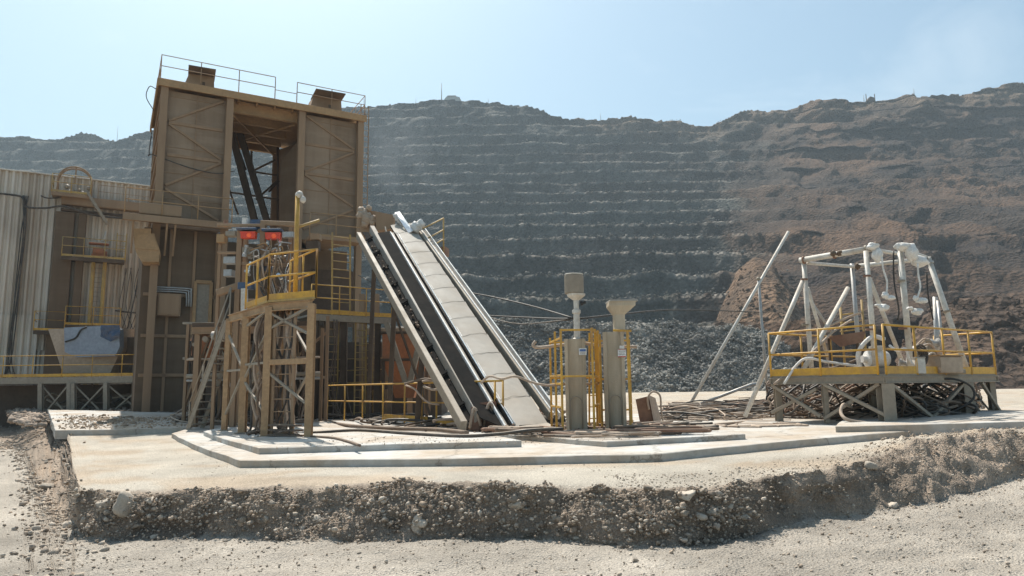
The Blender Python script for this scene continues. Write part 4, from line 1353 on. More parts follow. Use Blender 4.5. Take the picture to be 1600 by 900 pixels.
# ------------------------------------------------------------------ conveyor
c0, c1 = P(823, 662, 16.0), P(628, 352, 27.5)
ca_ = (c1 - c0).normalized()
cs = Vector((ca_.y, -ca_.x, 0)).normalized()
cn = cs.cross(ca_).normalized()
if cn.z < 0: cn = -cn
def CP(px, py, h=0.0):
    r = ray(px, py); t = (c0 + cn * h - CAM).dot(cn) / r.dot(cn)
    return CAM + r * t
conv = thing('inclined_conveyor', Vector((c0.x, c0.y, 0)), 'long inclined conveyor with beige cover sheets, black belt and bright steel rails', 'conveyor')
def strip(pl, pr, ql, qr, h, th, name, m, parent=conv, sub=0):
    """flat lane between bottom pixels pl-pr and top pixels ql-qr"""
    a, b, c, d = CP(*pl, h), CP(*pr, h), CP(*qr, h), CP(*ql, h)
    mb = MB(); mb.prism([a, b, c, d], cn * -th)
    return mb.build(name, m, parent)
def lane(p, q, w, hh, h, name, m, parent=conv):
    mb = MB(); mb.beam(CP(*p, h), CP(*q, h), w, hh, up=cn, bev=.012); return mb.build(name, m, parent)
lane((724, 666), (560, 368), .15, .26, -.10, 'side_beam', m_grey)
lane((748, 652), (581, 358), .17, .28, -.12, 'side_beam', m_cover)
strip((750, 652), (787, 668), (590, 364), (609, 361), .03, .02, 'return_belt', m_belt)
# tray and channels
lane((789, 668), (610, 364), .045, .12, .05, 'channel', m_railw)
strip((788, 664), (799, 664), (611, 364), (619, 362), -.02, .02, 'channel_tray', m_cover)
lane((801, 665), (620, 364), .035, .12, .05, 'channel', m_chrome)
lane((797, 665), (617, 365), .02, .10, .04, 'channel', m_belt)
lane((804, 665), (622.5, 363), .028, .12, .02, 'channel', m_railw)
# belt cover: overlapping sheets with slightly lifted seams
BL, BR, TL, TR = (806, 668), (856, 662), (610, 353), (643, 350)
nsh = 13
cov_a, cov_b, cov_c, cov_d = CP(*BL, .05), CP(*BR, .05), CP(*TR, .05), CP(*TL, .05)
for i in range(nsh):
    t0, t1_ = i / nsh, (i + 1.01) / nsh
    a, b = cov_a.lerp(cov_d, t0), cov_b.lerp(cov_c, t0)
    d, c = cov_a.lerp(cov_d, min(1, t1_)), cov_b.lerp(cov_c, min(1, t1_))
    mb = MB()
    nu, nv = 8, 5
    for q in range(nv + 1):
        for u in range(nu + 1):
            p = a.lerp(b, u / nu).lerp(d.lerp(c, u / nu), q / nv)
            crown = .032 * math.sin(math.pi * u / nu)
            lift = .012 + .022 * (q / nv) ** 2 + .010 * mnoise.noise(p * 1.9) + .012 * mnoise.noise(p * 5.0 + Vector((i * 3, 0, 0)))
            if q == 0: lift -= .012
            mb.v.append(p + cn * (crown + lift))
    for q in range(nv):
        for u in range(nu):
            k = q * (nu + 1) + u
            mb.f.append([k, k + 1, k + nu + 2, k + nu + 1]); mb.mi.append(0); mb.sm.append(True)
    mb.build('cover_sheet', m_cover, conv)
    mb = MB(); mb.tube([d.lerp(c, u / 10) + cn * (.043 + .032 * math.sin(math.pi * u / 10) + .012 * mnoise.noise(Vector((u, i, 0)))) + ca_ * .06 * mnoise.noise(Vector((u * .35, i * 2.0, 4))) for u in range(11)], .0045, 5); mb.build('seam_strip', m_grey, conv)
strip((806, 668), (856, 662), (610, 353), (643, 350), -.06, .05, 'belt_deck', m_belt)
lane((859, 650), (646, 352), .06, .22, .0, 'channel', m_grey)
lane((864, 650), (653, 356), .035, .20, .06, 'channel', m_railw)
lane((868, 650), (659, 360), .10, .05, -.02, 'channel', m_grey)
lane((874, 650), (664, 360), .04, .18, .06, 'channel', m_railw)
# stringer truss below
mb = MB()
for (pb, pt_) in (((770, 668), (600, 368)), ((862, 655), (652, 362))):
    A, B = CP(*pb, -.45), CP(*pt_, -.45)
    mb.beam(A, B, .12, .16, up=cn)
    n = 13
    for i in range(n):
        p = A.lerp(B, i / n); q = A.lerp(B, (i + 1) / n) + cn * .36
        mb.beam(p, q, .05, .05)
mb.build('truss', m_grey, conv)
# ties between the brown beams, and a spill of pale lumps caught between them
mb = MB()
for i in range(9):
    t = (i + .5) / 9
    p, q = CP(724, 666, -.22).lerp(CP(560, 368, -.22), t), CP(748, 652, -.22).lerp(CP(581, 358, -.22), t)
    mb.beam(p, q, .08, .06, up=cn)
p, q = CP(736, 659, -.30), CP(571, 363, -.30)
mb.beam(p, q, .24, .03, up=cn)
mb.build('cross_tie', m_belt, conv)
mb = MB()
for i in range(30):
    t = random.betavariate(1.6, 1.6) * .8 + .1
    p = CP(736 + random.uniform(-4, 4), 659, -.22).lerp(CP(571 + random.uniform(-3, 3), 363, -.22), t)
    lump(mb, p, random.uniform(.02, .055), seed=i, sub=1, amp=.5)
tag(mb.build('spilled_material', m_hose, conv), kind='stuff')
# trestles
for t, hw in ((.30, 1.05), (.58, 1.1), (.86, 1.1)):
    mid_ = c0.lerp(c1, t) - cn * .55
    l = MB()
    for k in (-1.35, .85):
        top = mid_ + cs * k
        l.beam(top, Vector((top.x + cs.x * .12 * k, top.y + cs.y * .12 * k, -.2)), .14, .14)
    l.beam(mid_ - cs * 1.35, mid_ + cs * .85, .14, .14)
    l.beam(mid_ - cs * 1.3 - UP * .2, Vector((mid_.x + cs.x * .8, mid_.y + cs.y * .8, .2)), .08, .08)
    l.build('trestle', m_dark, conv)
# head box, dust caked lumps, tail drum
mb = MB()
hbx = [CP(586, 352, .0), CP(622, 352, .0)]
mb.prism([P(586, 330, 27.6), P(616, 336, 27.6), P(614, 357, 27.6), P(588, 360, 27.6)], Vector((-.1, .9, .05)))
mb.prism([P(562, 328, 28.2), P(587, 330, 28.2), P(589, 366, 28.2), P(562, 368, 28.2)], Vector((-.1, .9, .05)))
mb.build('head_box', m_tan, conv)
mb = MB()
for k in range(16):
    lump(mb, P(random.uniform(562, 584), random.uniform(325, 352), 28.0), random.uniform(.10, .22), seed=k, amp=.5, sub=2)
mb.build('caked_dust', m_beige, conv)
mb = MB()
for k in range(7):
    lump(mb, P(652 + random.uniform(-5, 8), 354 + random.uniform(-6, 5), 26.6), random.uniform(.08, .2), seed=k + 30, amp=.6, sub=2)
for k in range(6):
    lump(mb, P(618 + k * 3.5, 338 + k * 4, 27.2), .13, seed=k + 50, amp=.5, sub=1)
mb.build('torn_wrap', m_bag, conv)
mb = MB(); mb.prism([P(616, 334, 27.3), P(624, 332, 27.3), P(645, 362, 26.4), P(638, 366, 26.4)], cn * .05); mb.build('head_flashing', m_chrome, conv)
# handrail by the head, on the far side
hr_ = MB()
for (xa, ya, xb, yb) in ((661, 357, 693, 341), (669, 372, 693, 359), (678, 382, 693, 374)):
    hr_.tube([P(xa, ya, 26.3), P(xb, yb, 27.2)], .03, 7)
hr_.tube([P(693, 341, 27.2), P(693, 398, 27.2)], .03, 7)
hr_.build('head_rail', m_yeld, conv)
mb = MB(); mb.prism([P(676, 388, 26.6), P(696, 385, 27.4), P(696, 398, 27.4), P(676, 397, 26.6)], Vector((.1, .5, 0))); mb.build('head_step', m_rust, conv)
mb = MB()
mb.lathe(CP(808, 664, -.28), [(.05, -.05), (.2, 0), (.2, 1.15), (.05, 1.2)], 18, cs, smooth=True); mb.build('tail_drum', m_black, conv)
# loose covers and bent sheet where the conveyor meets the ground
mb = MB()
a, b = CP(806, 668, .12), CP(856, 662, .12)
for i in range(7):
    pass
nv = 8
vs, fs = [], []
for i in range(nv + 1):
    t = i / nv
    p = a.lerp(b, t); g = Vector((p.x - cs.x * 0 - ca_.x * .55, p.y - ca_.y * .55, .26))
    mid_ = p.lerp(g, .5) + Vector((0, 0, .05 * math.sin(t * 7)))
    vs += [p + Vector((0, 0, .02)), mid_, g + Vector((0, .15 * math.sin(t * 5), 0))]
for i in range(nv):
    for j in range(2):
        fs.append([i*3+j, (i+1)*3+j, (i+1)*3+j+1, i*3+j+1])
mb.add(vs, fs, 0, True); mb.build('tail_apron', m_cover, conv)

# scrap at the foot of the conveyor
for i, (px, py, sx, sz, tilt, lab) in enumerate([
    (742, 655, .28, .50, .12, 'narrow rust brown steel box standing before the two brown beams of the conveyor'),
    (766, 656, .40, .62, -.1, 'broad rusty guard plate leaning at the foot of the black conveyor belt'),
    (784, 668, .34, .26, .3, 'low crumpled rust red bracket lying at the foot of the bright conveyor rails')]):
    q = P(px, py, 16.2 + .15 * i)
    root = thing('rusty_guard', Vector((q.x, q.y, .25)), lab, 'scrap metal', 'rusty scrap at the conveyor foot')
    mb = MB(); ax = Vector((tilt, .1, 1)).normalized()
    mb.beam(Vector((q.x, q.y, .25)), Vector((q.x, q.y, .25)) + ax * sz, sx, .16, up=Vector((0, 1, 0)), bev=.03); mb.build('plate', m_rust, root)
    mb = MB(); mb.tube([Vector((q.x - sx * .4, q.y - .1, .3)), Vector((q.x, q.y - .16, .3 + sz * .9)), Vector((q.x + sx * .5, q.y - .1, .35))], .035, 7, curve=5); mb.build('bent_bar', m_hose2, root)

# ------------------------------------------------------------------ yellow railing before the conveyor
ra, rb_ = Pz(511, .28, 24.5), Pz(787, .30, 16.3)
fr = thing('safety_railing', ra.lerp(rb_, .5), 'long yellow safety railing on the plinth before the foot of the conveyor', 'railing')
def at_px(px, a=ra, b=rb_):
    lo, hi = 0.0, 1.0
    for _ in range(40):
        c = (lo + hi) / 2
        if project(a.lerp(b, c))[0] < px: lo = c
        else: hi = c
    return a.lerp(b, lo)
mb = MB(); mb.tube([ra + UP * 1.05, rb_ + UP * 1.05], .024, 8); mb.build('top_rail', m_yel, fr)
mb = MB(); mb.tube([ra + UP * .53, rb_ + UP * .53], .022, 8); mb.build('mid_rail', m_yel, fr)
for px in (511, 538, 566, 598, 632, 659, 682, 715, 774, 786.5):
    p = at_px(px); mb = MB(); mb.tube([p - UP * .15, p + UP * 1.05], .024, 8); mb.build('post', m_yel, fr)
mb = MB(); mb.beam(at_px(600) + UP * .09, at_px(668) + UP * .07, .012, .17); mb.build('toe_board', m_yel, fr)
mb = MB(); mb.beam(at_px(684) + UP * .05, at_px(722) + UP * .05, .012, .11); mb.build('toe_board', m_yel, fr)

# ------------------------------------------------------------------ ladder tower
slab2 = pad_z(-5) + .245
def foot(px, d):
    q = Pz(px, 0, d); return Vector((q.x, q.y, slab2))
S1, S2, S3, S4 = foot(414, 16.7), foot(481.5, 16.1), foot(378, 18.1), foot(350, 19.3)
zdk = P(414, 477, 16.7).z
back = Vector((S3.x - S1.x, S3.y - S1.y, 0))
S5 = S2 + back
lt = thing('ladder_tower', S1.lerp(S2, .5), 'narrow brown ladder tower with a yellow railed top platform, standing on the front plinth', 'access tower')
for s_, w_ in ((S1, .17), (S2, .16), (S3, .17), (S4, .13), (S5, .15)):
    mb = MB(); mb.hbeam(s_, Vector((s_.x, s_.y, zdk - .05)), w_, w_, t=.018, up=(0, 1, 0)); leg_o = mb.build('leg', m_leg, lt)
    mb = MB(); mb.box(s_ + UP * .012, w_ + .12, w_ + .12, .024); mb.build('base_plate', m_grey, leg_o)
mb = MB()
def topp(s_, dz=0): return Vector((s_.x, s_.y, zdk + dz))
mb.hbeam(topp(S1, -.05), topp(S2, -.05), .1, .2)
mb.hbeam(topp(S1, -.05), topp(S4, -.05), .1, .2)
mb.hbeam(topp(S2, -.05), topp(S5, -.05), .1, .2)
mb.hbeam(topp(S3, -.06), topp(S5, -.06), .1, .2)
mb.build('deck_beam', m_leg, lt)
mb = MB(); mb.prism([topp(S1, .06) + Vector((-.06, -.06, 0)), topp(S2, .06) + Vector((.1, -.06, 0)), topp(S5, .06) + Vector((.1, 0, 0)), topp(S3, .06)], UP * .05); mb.build('deck_plate', m_yeld, lt)
q_ = [topp(S4, .1), topp(S1, .1) + Vector((-.03, -.05, 0)), topp(S2, .1) + Vector((.1, -.05, 0)), topp(S5, .1) + Vector((.1, 0, 0))]
railing(lt, q_[1:3], 1.12, 2.0, .024, m_yel, toe=.16, mid=(.52,))
sr = railing(lt, [q_[1].lerp(q_[0], .55), q_[1]], 1.12, 1.0, .024, m_yel, toe=.14, mid=(.52,))
railing(lt, q_[2:4], 1.12, 1.0, .024, m_yel, toe=.1, mid=(.52,))
mb = MB()
mb.beam(S1 + UP * 1.72 + back * .0, S2 + UP * 1.72, .10, .13)
mb.build('cross_beam', m_leg, lt)
mb = MB()
for a, b, za, zb in ((S1, S3, 2.55, 1.35), (S3, S1, 1.3, .5), (S1, S2, 2.9, 2.3), (S2, S1, 3.0, 2.5), (S4, S3, 2.6, 1.5), (S5, S3, 2.3, 1.0), (S1, S2, 1.5, .7), (S4, S3, .4, 1.6), (S3, S1, 2.7, 3.0), (S5, S2, .3, 1.5), (S2, S5, 1.8, 3.0), (S3, S5, 1.7, 1.7), (S3, S1, 1.72, 1.72), (S4, S3, 1.6, 1.6)):
    mb.beam(Vector((a.x, a.y, slab2 + za)), Vector((b.x, b.y, slab2 + zb)), .055, .055)
mb.build('brace', m_grey, lt)
lc = S1.lerp(S2, .42) + back * .06
ladder(lt, lc, Vector((lc.x, lc.y, zdk - .35)), S2 - S1, .64, m_tan, .29, .014, .045)
mb = MB()
for k in range(3):
    p = S1.lerp(S2, .5) - Vector((0, .06, 0)) + UP * (.05 + .11 * k)
    mb.box(p + back * .02 * k, .95 - .06 * k, .22, .035, S2 - S1)
mb.build('pallet_step', m_hose, lt)
# yellow mast on the platform
mp_ = topp(S1.lerp(S2, .83) + back * .35, .1)
ztop = P(474, 306, mp_.y).z
mb = MB(); mb.tube([mp_, Vector((mp_.x - .02, mp_.y, ztop))], .055, 10); mast = mb.build('mast', m_yel, lt)
mb = MB(); lump(mb, Vector((mp_.x + .02, mp_.y, ztop + .03)), .09, seed=4, sq=(1, 1, 1.1)); lump(mb, Vector((mp_.x + .12, mp_.y - .02, ztop - .1)), .07, seed=8, sq=(1, 1, 1.4)); mb.build('mast_lamp', m_white, mast)
mb = MB(); am = Vector((mp_.x, mp_.y, P(474, 355, mp_.y).z)); mb.tube([am, P(499, 344, mp_.y + .3)], .035, 8); mb.build('mast_arm', m_yeld, mast)
# hoses hanging inside the tower
for k in range(20):
    t = random.uniform(.12, .88); b_ = random.uniform(.2, .9)
    p = S1.lerp(S2, t) + back * b_
    pts_ = [Vector((p.x, p.y, zdk - .1))]
    for z in np.linspace(zdk - .7, slab2 + .2, 4):
        pts_.append(Vector((p.x + random.uniform(-.16, .16), p.y + random.uniform(-.1, .1), z)))
    pts_.append(Vector((p.x + random.uniform(-.5, .5), p.y - random.uniform(0, .3), slab2 + .03)))
    mb = MB(); mb.tube(pts_, random.choice([.022, .03, .04]), 7, curve=5)
    o = mb.build('hanging_hose', random.choice([m_hose, m_hose, m_hose2, m_hose3]))
    base = Vector(o.data.vertices[-1].co); tag(o, 'dusty hose hanging down inside the frame of the brown ladder tower', 'hose', 'hoses hanging inside the ladder tower')
# pump and valve body inside
mb = MB()
p = S1.lerp(S2, .5) + back * .75
mb.lathe(Vector((p.x, p.y, slab2)), [(.2, 0), (.2, .1), (.12, .14), (.12, 1.3), (.2, 1.36), (.2, 1.5), (.13, 1.55), (.13, 2.2), (.05, 2.3)], 14); mb.build('standpipe', m_tan, lt)

# ------------------------------------------------------------------ valve manifold rack with red lamps
RD = 21.0
def RP(px, py, dd=0.0): return P(px, py, RD + dd)
rk = thing('manifold_rack', Vector((RP(415, 600).x, RD, pad_z(-6))), 'brown steel rack of valves, blue boxes and two red lamps behind the ladder tower', 'equipment rack')
def post(px, y0, y1, w, dd=0, m=m_tan, name='post'):
    mb = MB(); a = RP(px, y0, dd); mb.hbeam(Vector((a.x, a.y, pad_z(-6) if y1 is None else P(px, y1, RD + dd).z)), a, w, w, t=.02, up=(0, 1, 0)); return mb.build(name, m, rk)
post(376, 358, None, .15); post(412, 346, None, .15); post(464, 348, None, .15, .2); post(345, 372, None, .09, .2); post(455, 350, None, .12, .8); post(385, 360, None, .12, .8)
for (xa, ya, xb, yb, w_) in ((408, 348, 468, 351, .14), (372, 361, 412, 361, .1), (340, 458, 376, 446, .2), (376, 412, 464, 415, .09), (340, 395, 376, 395, .07), (376, 470, 464, 472, .12), (340, 352, 408, 352, .08)):
    mb = MB(); mb.beam(RP(xa, ya), RP(xb, yb), w_, w_); mb.build('rack_beam', m_tan, rk)
for px, py in ((387, 366.5), (426, 368)):
    mb = MB(); mb.prism([RP(px - 12, py - 5, -.2), RP(px + 12, py - 5, -.2), RP(px + 11, py + 5.5, -.2), RP(px - 11, py + 5.5, -.2)], Vector((0, .18, 0))); lp = mb.build('lamp', m_red, rk)
    mb = MB(); mb.lathe(RP(px + 2, py + .5, -.2), [(.075, .0), (.06, .02), (.03, .03)], 14, (0, -1, 0)); mb.build('lamp_core', m_glow, lp)
    mb = MB(); mb.box(RP(px, py - 8, -.1), .58, .3, .07); mb.build('lamp_hood', m_blue, lp)
def gear(x0, y0, x1, y1, dd, m, name, dp=.3):
    mb = MB(); a, b = RP(x0, y0, dd), RP(x1, y1, dd)
    mb.beam(Vector(((a.x + b.x) / 2, a.y + dp / 2, b.z)), Vector(((a.x + b.x) / 2, a.y + dp / 2, a.z)), abs(b.x - a.x), dp, up=(0, 1, 0), bev=.02)
    return mb.build(name, m, rk)
gear(390, 343, 409, 357, .1, m_blue, 'blue_box'); gear(378, 340, 385, 355, .1, m_bag, 'white_canister', .15)
gear(349, 343, 354, 354, .1, m_rust, 'small_box', .12); gear(352, 361, 368, 368, .0, m_grey, 'valve_block'); gear(378, 386, 392, 398, -.1, m_grey, 'valve_block')
gear(349, 401, 368, 411, .0, m_galv, 'valve_block'); gear(349, 421, 362, 431, .0, m_galv, 'valve_block'); gear(371, 441, 392, 451, -.6, m_blue, 'blue_box')
gear(401, 411, 421, 423, .0, m_blue, 'blue_box'); gear(478, 376, 497, 390, .3, m_dark, 'valve_block'); gear(484, 365, 499, 374, .3, m_tan, 'small_box')
gear(410, 441, 434, 450, .0, m_dark, 'valve_block'); gear(338, 366, 350, 378, .0, m_tan_lit, 'small_box', .25)
gear(440, 362, 458, 370, -.1, m_galv, 'valve_block', .2)
mb = MB(); a = RP(382, 490, -.6); mb.beam(Vector((a.x, a.y, RP(382, 500, -.6).z)), RP(382, 451, -.6), .16, .16, up=(0, 1, 0)); mb.build('pale_pedestal', m_white, rk)
mb = MB()
for k in range(10):
    x, y = random.choice([(385, 384), (386, 400), (408, 392), (430, 398), (442, 408), (452, 370), (440, 440), (420, 430), (392, 430), (448, 425)])
    x += random.uniform(-6, 6); y += random.uniform(-5, 5)
    p = RP(x, y, random.uniform(-.25, .3))
    ax = random.choice([(1, 0, 0), (0, -1, .2), (.2, 0, 1)])
    mb2 = MB(); r_ = random.uniform(.04, .08); mb2.lathe(p, [(r_, 0), (r_, .1), (r_ * .5, .12), (r_ * .5, .28), (r_ * .9, .3), (r_ * .9, .36)], 12, ax, smooth=False)
    mb2.build('valve', random.choice([m_galv, m_galv, m_chrome, m_tan]), rk)
for k in range(26):
    x = random.uniform(396, 462); y = random.uniform(372, 420)
    pts_ = [RP(x, y, -.2)]
    for j in range(4):
        x += random.uniform(-10, 10); y += random.uniform(10, 26)
        pts_.append(RP(x, y, random.uniform(-.5, .1)))
    mb2 = MB(); mb2.tube(pts_, random.choice([.014, .02, .026]), 6, curve=5)
    mb2.build('hose', random.choice([m_hose, m_hose2, m_hose3, m_galv, m_tan]), rk)
for k in range(9):
    x = random.uniform(388, 440); y = random.uniform(380, 402)
    mb2 = MB(); mb2.tube([RP(x, y, -.1), RP(x + random.uniform(8, 16), y - random.uniform(-4, 12), -.3), RP(x + random.uniform(16, 26), y + random.uniform(-8, 12), -.1)], .022, 6, curve=4)
    mb2.build('pipe_bend', random.choice([m_tan_lit, m_hose2, m_galv]), rk)
# stair up to the rack on its left, with grey stringers
st = thing('sloping_stair', foot(325, 20.5), 'sloping brown stair with thin grey handrails climbing towards the rack of valves', 'stair')
a, b = RP(300, 620, .5), RP(352, 500, -.5)
stair(st, Vector((a.x - .1, a.y + .4, pad_z(-6))), b + Vector((0, .6, 0)), (0.3, 1, 0), .6, m_grey)
railing(st, [Vector((a.x - .1, a.y + .1, pad_z(-6))), b + Vector((0, .3, 0))], 1.0, 1.2, .022, m_grey, toe=0)
# posts and bracing in the dim zone behind the ladder tower
mb = MB()
fl = thing('pipe_support_frame', Vector((P(320, 600, 24).x, 24, pad_z(-8))), 'dim brown frame of thin posts and pipes behind the ladder tower, before the tall tower', 'frame')
for px in (286, 297, 305, 330, 341, 362, 398, 436, 500, 508):
    p = Pz(px, pad_h(-9, 24), 24 + .4 * math.sin(px)); q = Pz(px, P(px, 505 + 10 * math.sin(px * 2), 24).z, p.y)
    l = MB(); l.beam(p, Vector((p.x, p.y, q.z)), .1, .1); l.build('post', random.choice([m_tan, m_dark, m_tan]), fl)
for (xa, ya, xb, yb) in ((286, 505, 440, 508), (286, 560, 436, 566), (300, 588, 510, 590), (330, 520, 400, 640), (436, 520, 398, 640), (286, 640, 330, 520), (460, 560, 510, 520)):
    l = MB(); l.beam(P(xa, ya, 24), P(xb, yb, 24), .08, .08); l.build('cross_pipe', random.choice([m_tan, m_grey]), fl)

# mezzanine floor added to keep the zone under it in the shade, with hoses and pipes hanging to the ground
mz = P(390, 512, 23).z
mzn = thing('shade_mezzanine', Pz(395, pad_h(-8, 25), 25.5), 'dark mezzanine floor added for shade, on posts between the ladder tower and the tall tower, hung with hoses', 'platform')
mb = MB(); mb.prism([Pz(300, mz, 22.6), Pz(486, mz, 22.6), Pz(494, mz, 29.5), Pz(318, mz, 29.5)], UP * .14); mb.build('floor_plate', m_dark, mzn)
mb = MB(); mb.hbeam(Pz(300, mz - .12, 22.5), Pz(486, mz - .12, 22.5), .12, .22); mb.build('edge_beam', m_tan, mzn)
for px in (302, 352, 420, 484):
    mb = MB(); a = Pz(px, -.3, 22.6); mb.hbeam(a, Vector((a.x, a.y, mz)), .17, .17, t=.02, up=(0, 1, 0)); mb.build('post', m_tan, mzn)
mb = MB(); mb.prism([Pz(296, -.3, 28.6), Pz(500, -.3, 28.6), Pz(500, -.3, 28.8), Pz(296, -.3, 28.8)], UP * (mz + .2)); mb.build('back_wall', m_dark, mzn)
for k, y in enumerate((586, 593, 560)):
    mb = MB(); mb.tube([P(292, y + 2, 22.9), P(350, y, 22.9), P(420, y - 1, 22.9), P(500, y - 2, 23.2)], (.07, .04, .035)[k], 8); mb.build('level_pipe', (m_grey, m_galv, m_hose2)[k], mzn)
rs_ = random.Random(5)
for k in range(34):
    x = rs_.uniform(290, 488); d = rs_.uniform(22.3, 25)
    a = Pz(x, mz - .1 - rs_.random() * .8, d)
    pts_ = [a]
    for z in np.linspace(a.z - .7, .35, 4): pts_.append(Vector((a.x + rs_.gauss(0, .07), a.y + rs_.gauss(0, .06), z)))
    pts_.append(Vector((a.x + rs_.uniform(-.7, .7), a.y - rs_.uniform(.1, .5), pad_h(a.x, a.y) + .1)))
    mb = MB(); mb.tube(pts_, rs_.choice([.025, .035, .045]), 6, curve=4); mb.build('hanging_hose', rs_.choice([m_hose, m_hose, m_tan, m_hose2, m_hose3]), mzn)
for k in range(8):
    x = rs_.uniform(296, 410); d = rs_.uniform(22.2, 23)
    mb = MB(); p = P(x, rs_.uniform(520, 640), d); r_ = rs_.uniform(.06, .14)
    mb.lathe(p, [(r_ * .6, 0), (r_, .02), (r_, .22), (r_ * .5, .26), (r_ * .5, .36), (r_ * .9, .38), (r_ * .9, .44)], 12, rs_.choice([(1, 0, 0), (0, 0, 1), (.3, -1, 0)])); mb.build('valve', rs_.choice([m_grey, m_tan, m_galv]), mzn)

# ------------------------------------------------------------------ twin concrete columns
zs3 = lambda x: pad_z(x) + .225
def column(px_l, px_r, py_t, d, label):
    a, b = Pz(px_l, 0, d), Pz(px_r, 0, d)
    c = (a + b) / 2; w = (b - a).length; z0 = zs3(c.x); z1 = P((px_l + px_r) / 2, py_t, d).z
    root = thing('concrete_column', Vector((c.x, c.y + w / 2, z0)), label, 'column', 'twin concrete columns')
    mb = MB()
    n = 14
    vs, fs = [], []
    ang = R(-6)
    for i in range(n + 1):
        z = z0 + (z1 - z0) * i / n
        for (sx, sy) in ((-1, -1), (1, -1), (1, 1), (-1, 1)):
            cc_ = .035
            for (ex, ey) in (((sx, sy * (1 - 2 * cc_ / w * 2)), (sx * (1 - 2 * cc_ / w * 2), sy)) if sx * sy < 0 else ((sx * (1 - 2 * cc_ / w * 2), sy), (sx, sy * (1 - 2 * cc_ / w * 2)))):
                x, y = ex * w / 2, ey * w / 2
                p = Vector((c.x + x * math.cos(ang) - y * math.sin(ang), c.y + w / 2 + x * math.sin(ang) + y * math.cos(ang), z))
                p += Vector((.006 * mnoise.noise(p * 4), .006 * mnoise.noise(p * 4 + Vector((9, 9, 9))), 0))
                vs.append(p)
    for i in range(n):
        for k in range(8):
            fs.append([i*8+k, i*8+(k+1) % 8, (i+1)*8+(k+1) % 8, (i+1)*8+k])
    fs.append(list(range(7, -1, -1))); fs.append([n*8+k for k in range(8)])
    mb.add(vs, fs); mb.build('shaft', m_pillar, root)
    # arched inspection recess: rim standing proud
    fr_ = Vector((math.sin(ang), -math.cos(ang), 0)); sd = Vector((math.cos(ang), math.sin(ang), 0))
    o = Vector((c.x, c.y + w / 2, z0)) + fr_ * (w / 2 + .004)
    r_ = w * .27
    pts_ = [o - sd * r_ + UP * .04] + [o + sd * r_ * math.cos(t) + UP * (.62 + r_ * math.sin(t)) for t in np.linspace(math.pi, 0, 11)] + [o + sd * r_ + UP * .04]
    mb = MB(); mb.tube(pts_, .011, 6); mb.build('arch_rim', m_grey, root)
    return root, c + Vector((0, w / 2, 0)), w, z1, o, sd, fr_
col1, cc1, w1, zt1, o1, sd1, fr1 = column(887, 920.5, 529, 14.7, 'taller looking concrete column carrying a thin pipe with a grey drum on top')
col2, cc2, w2, zt2, o2, sd2, fr2 = column(949, 982.5, 518, 14.6, 'concrete column topped by a short neck and a flared dusty metal cap')
def placard(root, px, py, wpx, hpx, d, o, sd, fr, m_a, m_b, kind):
    k = d / F
    c = P(px, py, d); c = c - fr * (c - o).dot(fr) + fr * .006
    w, h = wpx * k, hpx * k
    mb = MB(); mb.beam(c - UP * h / 2, c + UP * h / 2, w, .008, up=fr, bev=.001); s_ = mb.build('placard', m_sign, root)
    mb = MB()
    if kind == 1:
        mb.beam(c + UP * h * .18 - fr * -.005 - sd * w * .4, c + UP * h * .18 + fr * .005 + sd * w * .4, .004, h * .34, up=UP)
    else:
        mb.beam(c - UP * h * .46 + fr * .005 - sd * w * .48, c - UP * h * .46 + fr * .005 + sd * w * .48, .004, h * .12)
        mb.beam(c + UP * h * .46 + fr * .005 - sd * w * .48, c + UP * h * .46 + fr * .005 + sd * w * .48, .004, h * .05)
    mb.build('colour_band', m_b, s_)
    mb = MB()
    for r in range(3):
        y = (-.12 - .13 * r) if kind == 1 else (.22 - .2 * r)
        x = -.36
        while x < .32:
            l = random.uniform(.06, .16)
            mb.beam(c + UP * h * y + fr * .005 + sd * w * x, c + UP * h * y + fr * .005 + sd * w * min(.38, x + l), .003, h * .05); x += l + .05
    mb.build('print', m_dark, s_)
placard(col1, 910.5, 549, 12, 10.5, 14.6, o1, sd1, fr1, m_sign, m_signb, 1)
placard(col2, 972, 551.5, 12.5, 12, 14.5, o2, sd2, fr2, m_sign, m_signr, 2)
mb = MB(); c = P(972, 542, 14.5); c = c - fr2 * (c - o2).dot(fr2) + fr2 * .006; mb.beam(c - UP * .03, c + UP * .03, .1, .008, up=fr2); mb.build('placard', m_sign, col2)
# standpipe and drum on the first
k1 = 14.9 / F
p0 = Vector((cc1.x - .0, cc1.y, zt1)); zf = lambda py: P(900, py, cc1.y).z
px1 = P(901, 500, cc1.y).x
mb = MB(); mb.lathe(Vector((px1, cc1.y, zt1 - .02)), [(.10, 0), (.10, .03), (.065, .05), (.065, zf(489) - zt1), (.09, zf(488) - zt1), (.09, zf(483) - zt1), (.055, zf(482) - zt1), (.06, zf(468) - zt1), (.10, zf(466) - zt1), (.19, zf(461) - zt1), (.20, zf(458) - zt1)], 18); sp_ = mb.build('standpipe', m_white, col1)
px1d = P(897, 445, cc1.y).x
mb = MB(); mb.lathe(Vector((px1d, cc1.y, zf(459))), [(.19, 0), (.205, .015), (.205, zf(432) - zf(459)), (.19, zf(430) - zf(459)), (.185, zf(429) - zf(459))], 22); mb.build('drum', m_grey, col1)
mb = MB(); mb.tube([Vector((px1d + .19 * math.cos(t), cc1.y + .19 * math.sin(t), zf(429))) for t in np.linspace(0, 6.283, 20)], .012, 6); mb.build('drum_rim', m_white, col1)
mb = MB(); mb.lathe(P(907, 474, cc1.y - .03), [(.05, 0), (.05, .05), (.03, .06), (.03, .12)], 12, (1, -.3, .2)); mb.build('valve', m_black, col1)
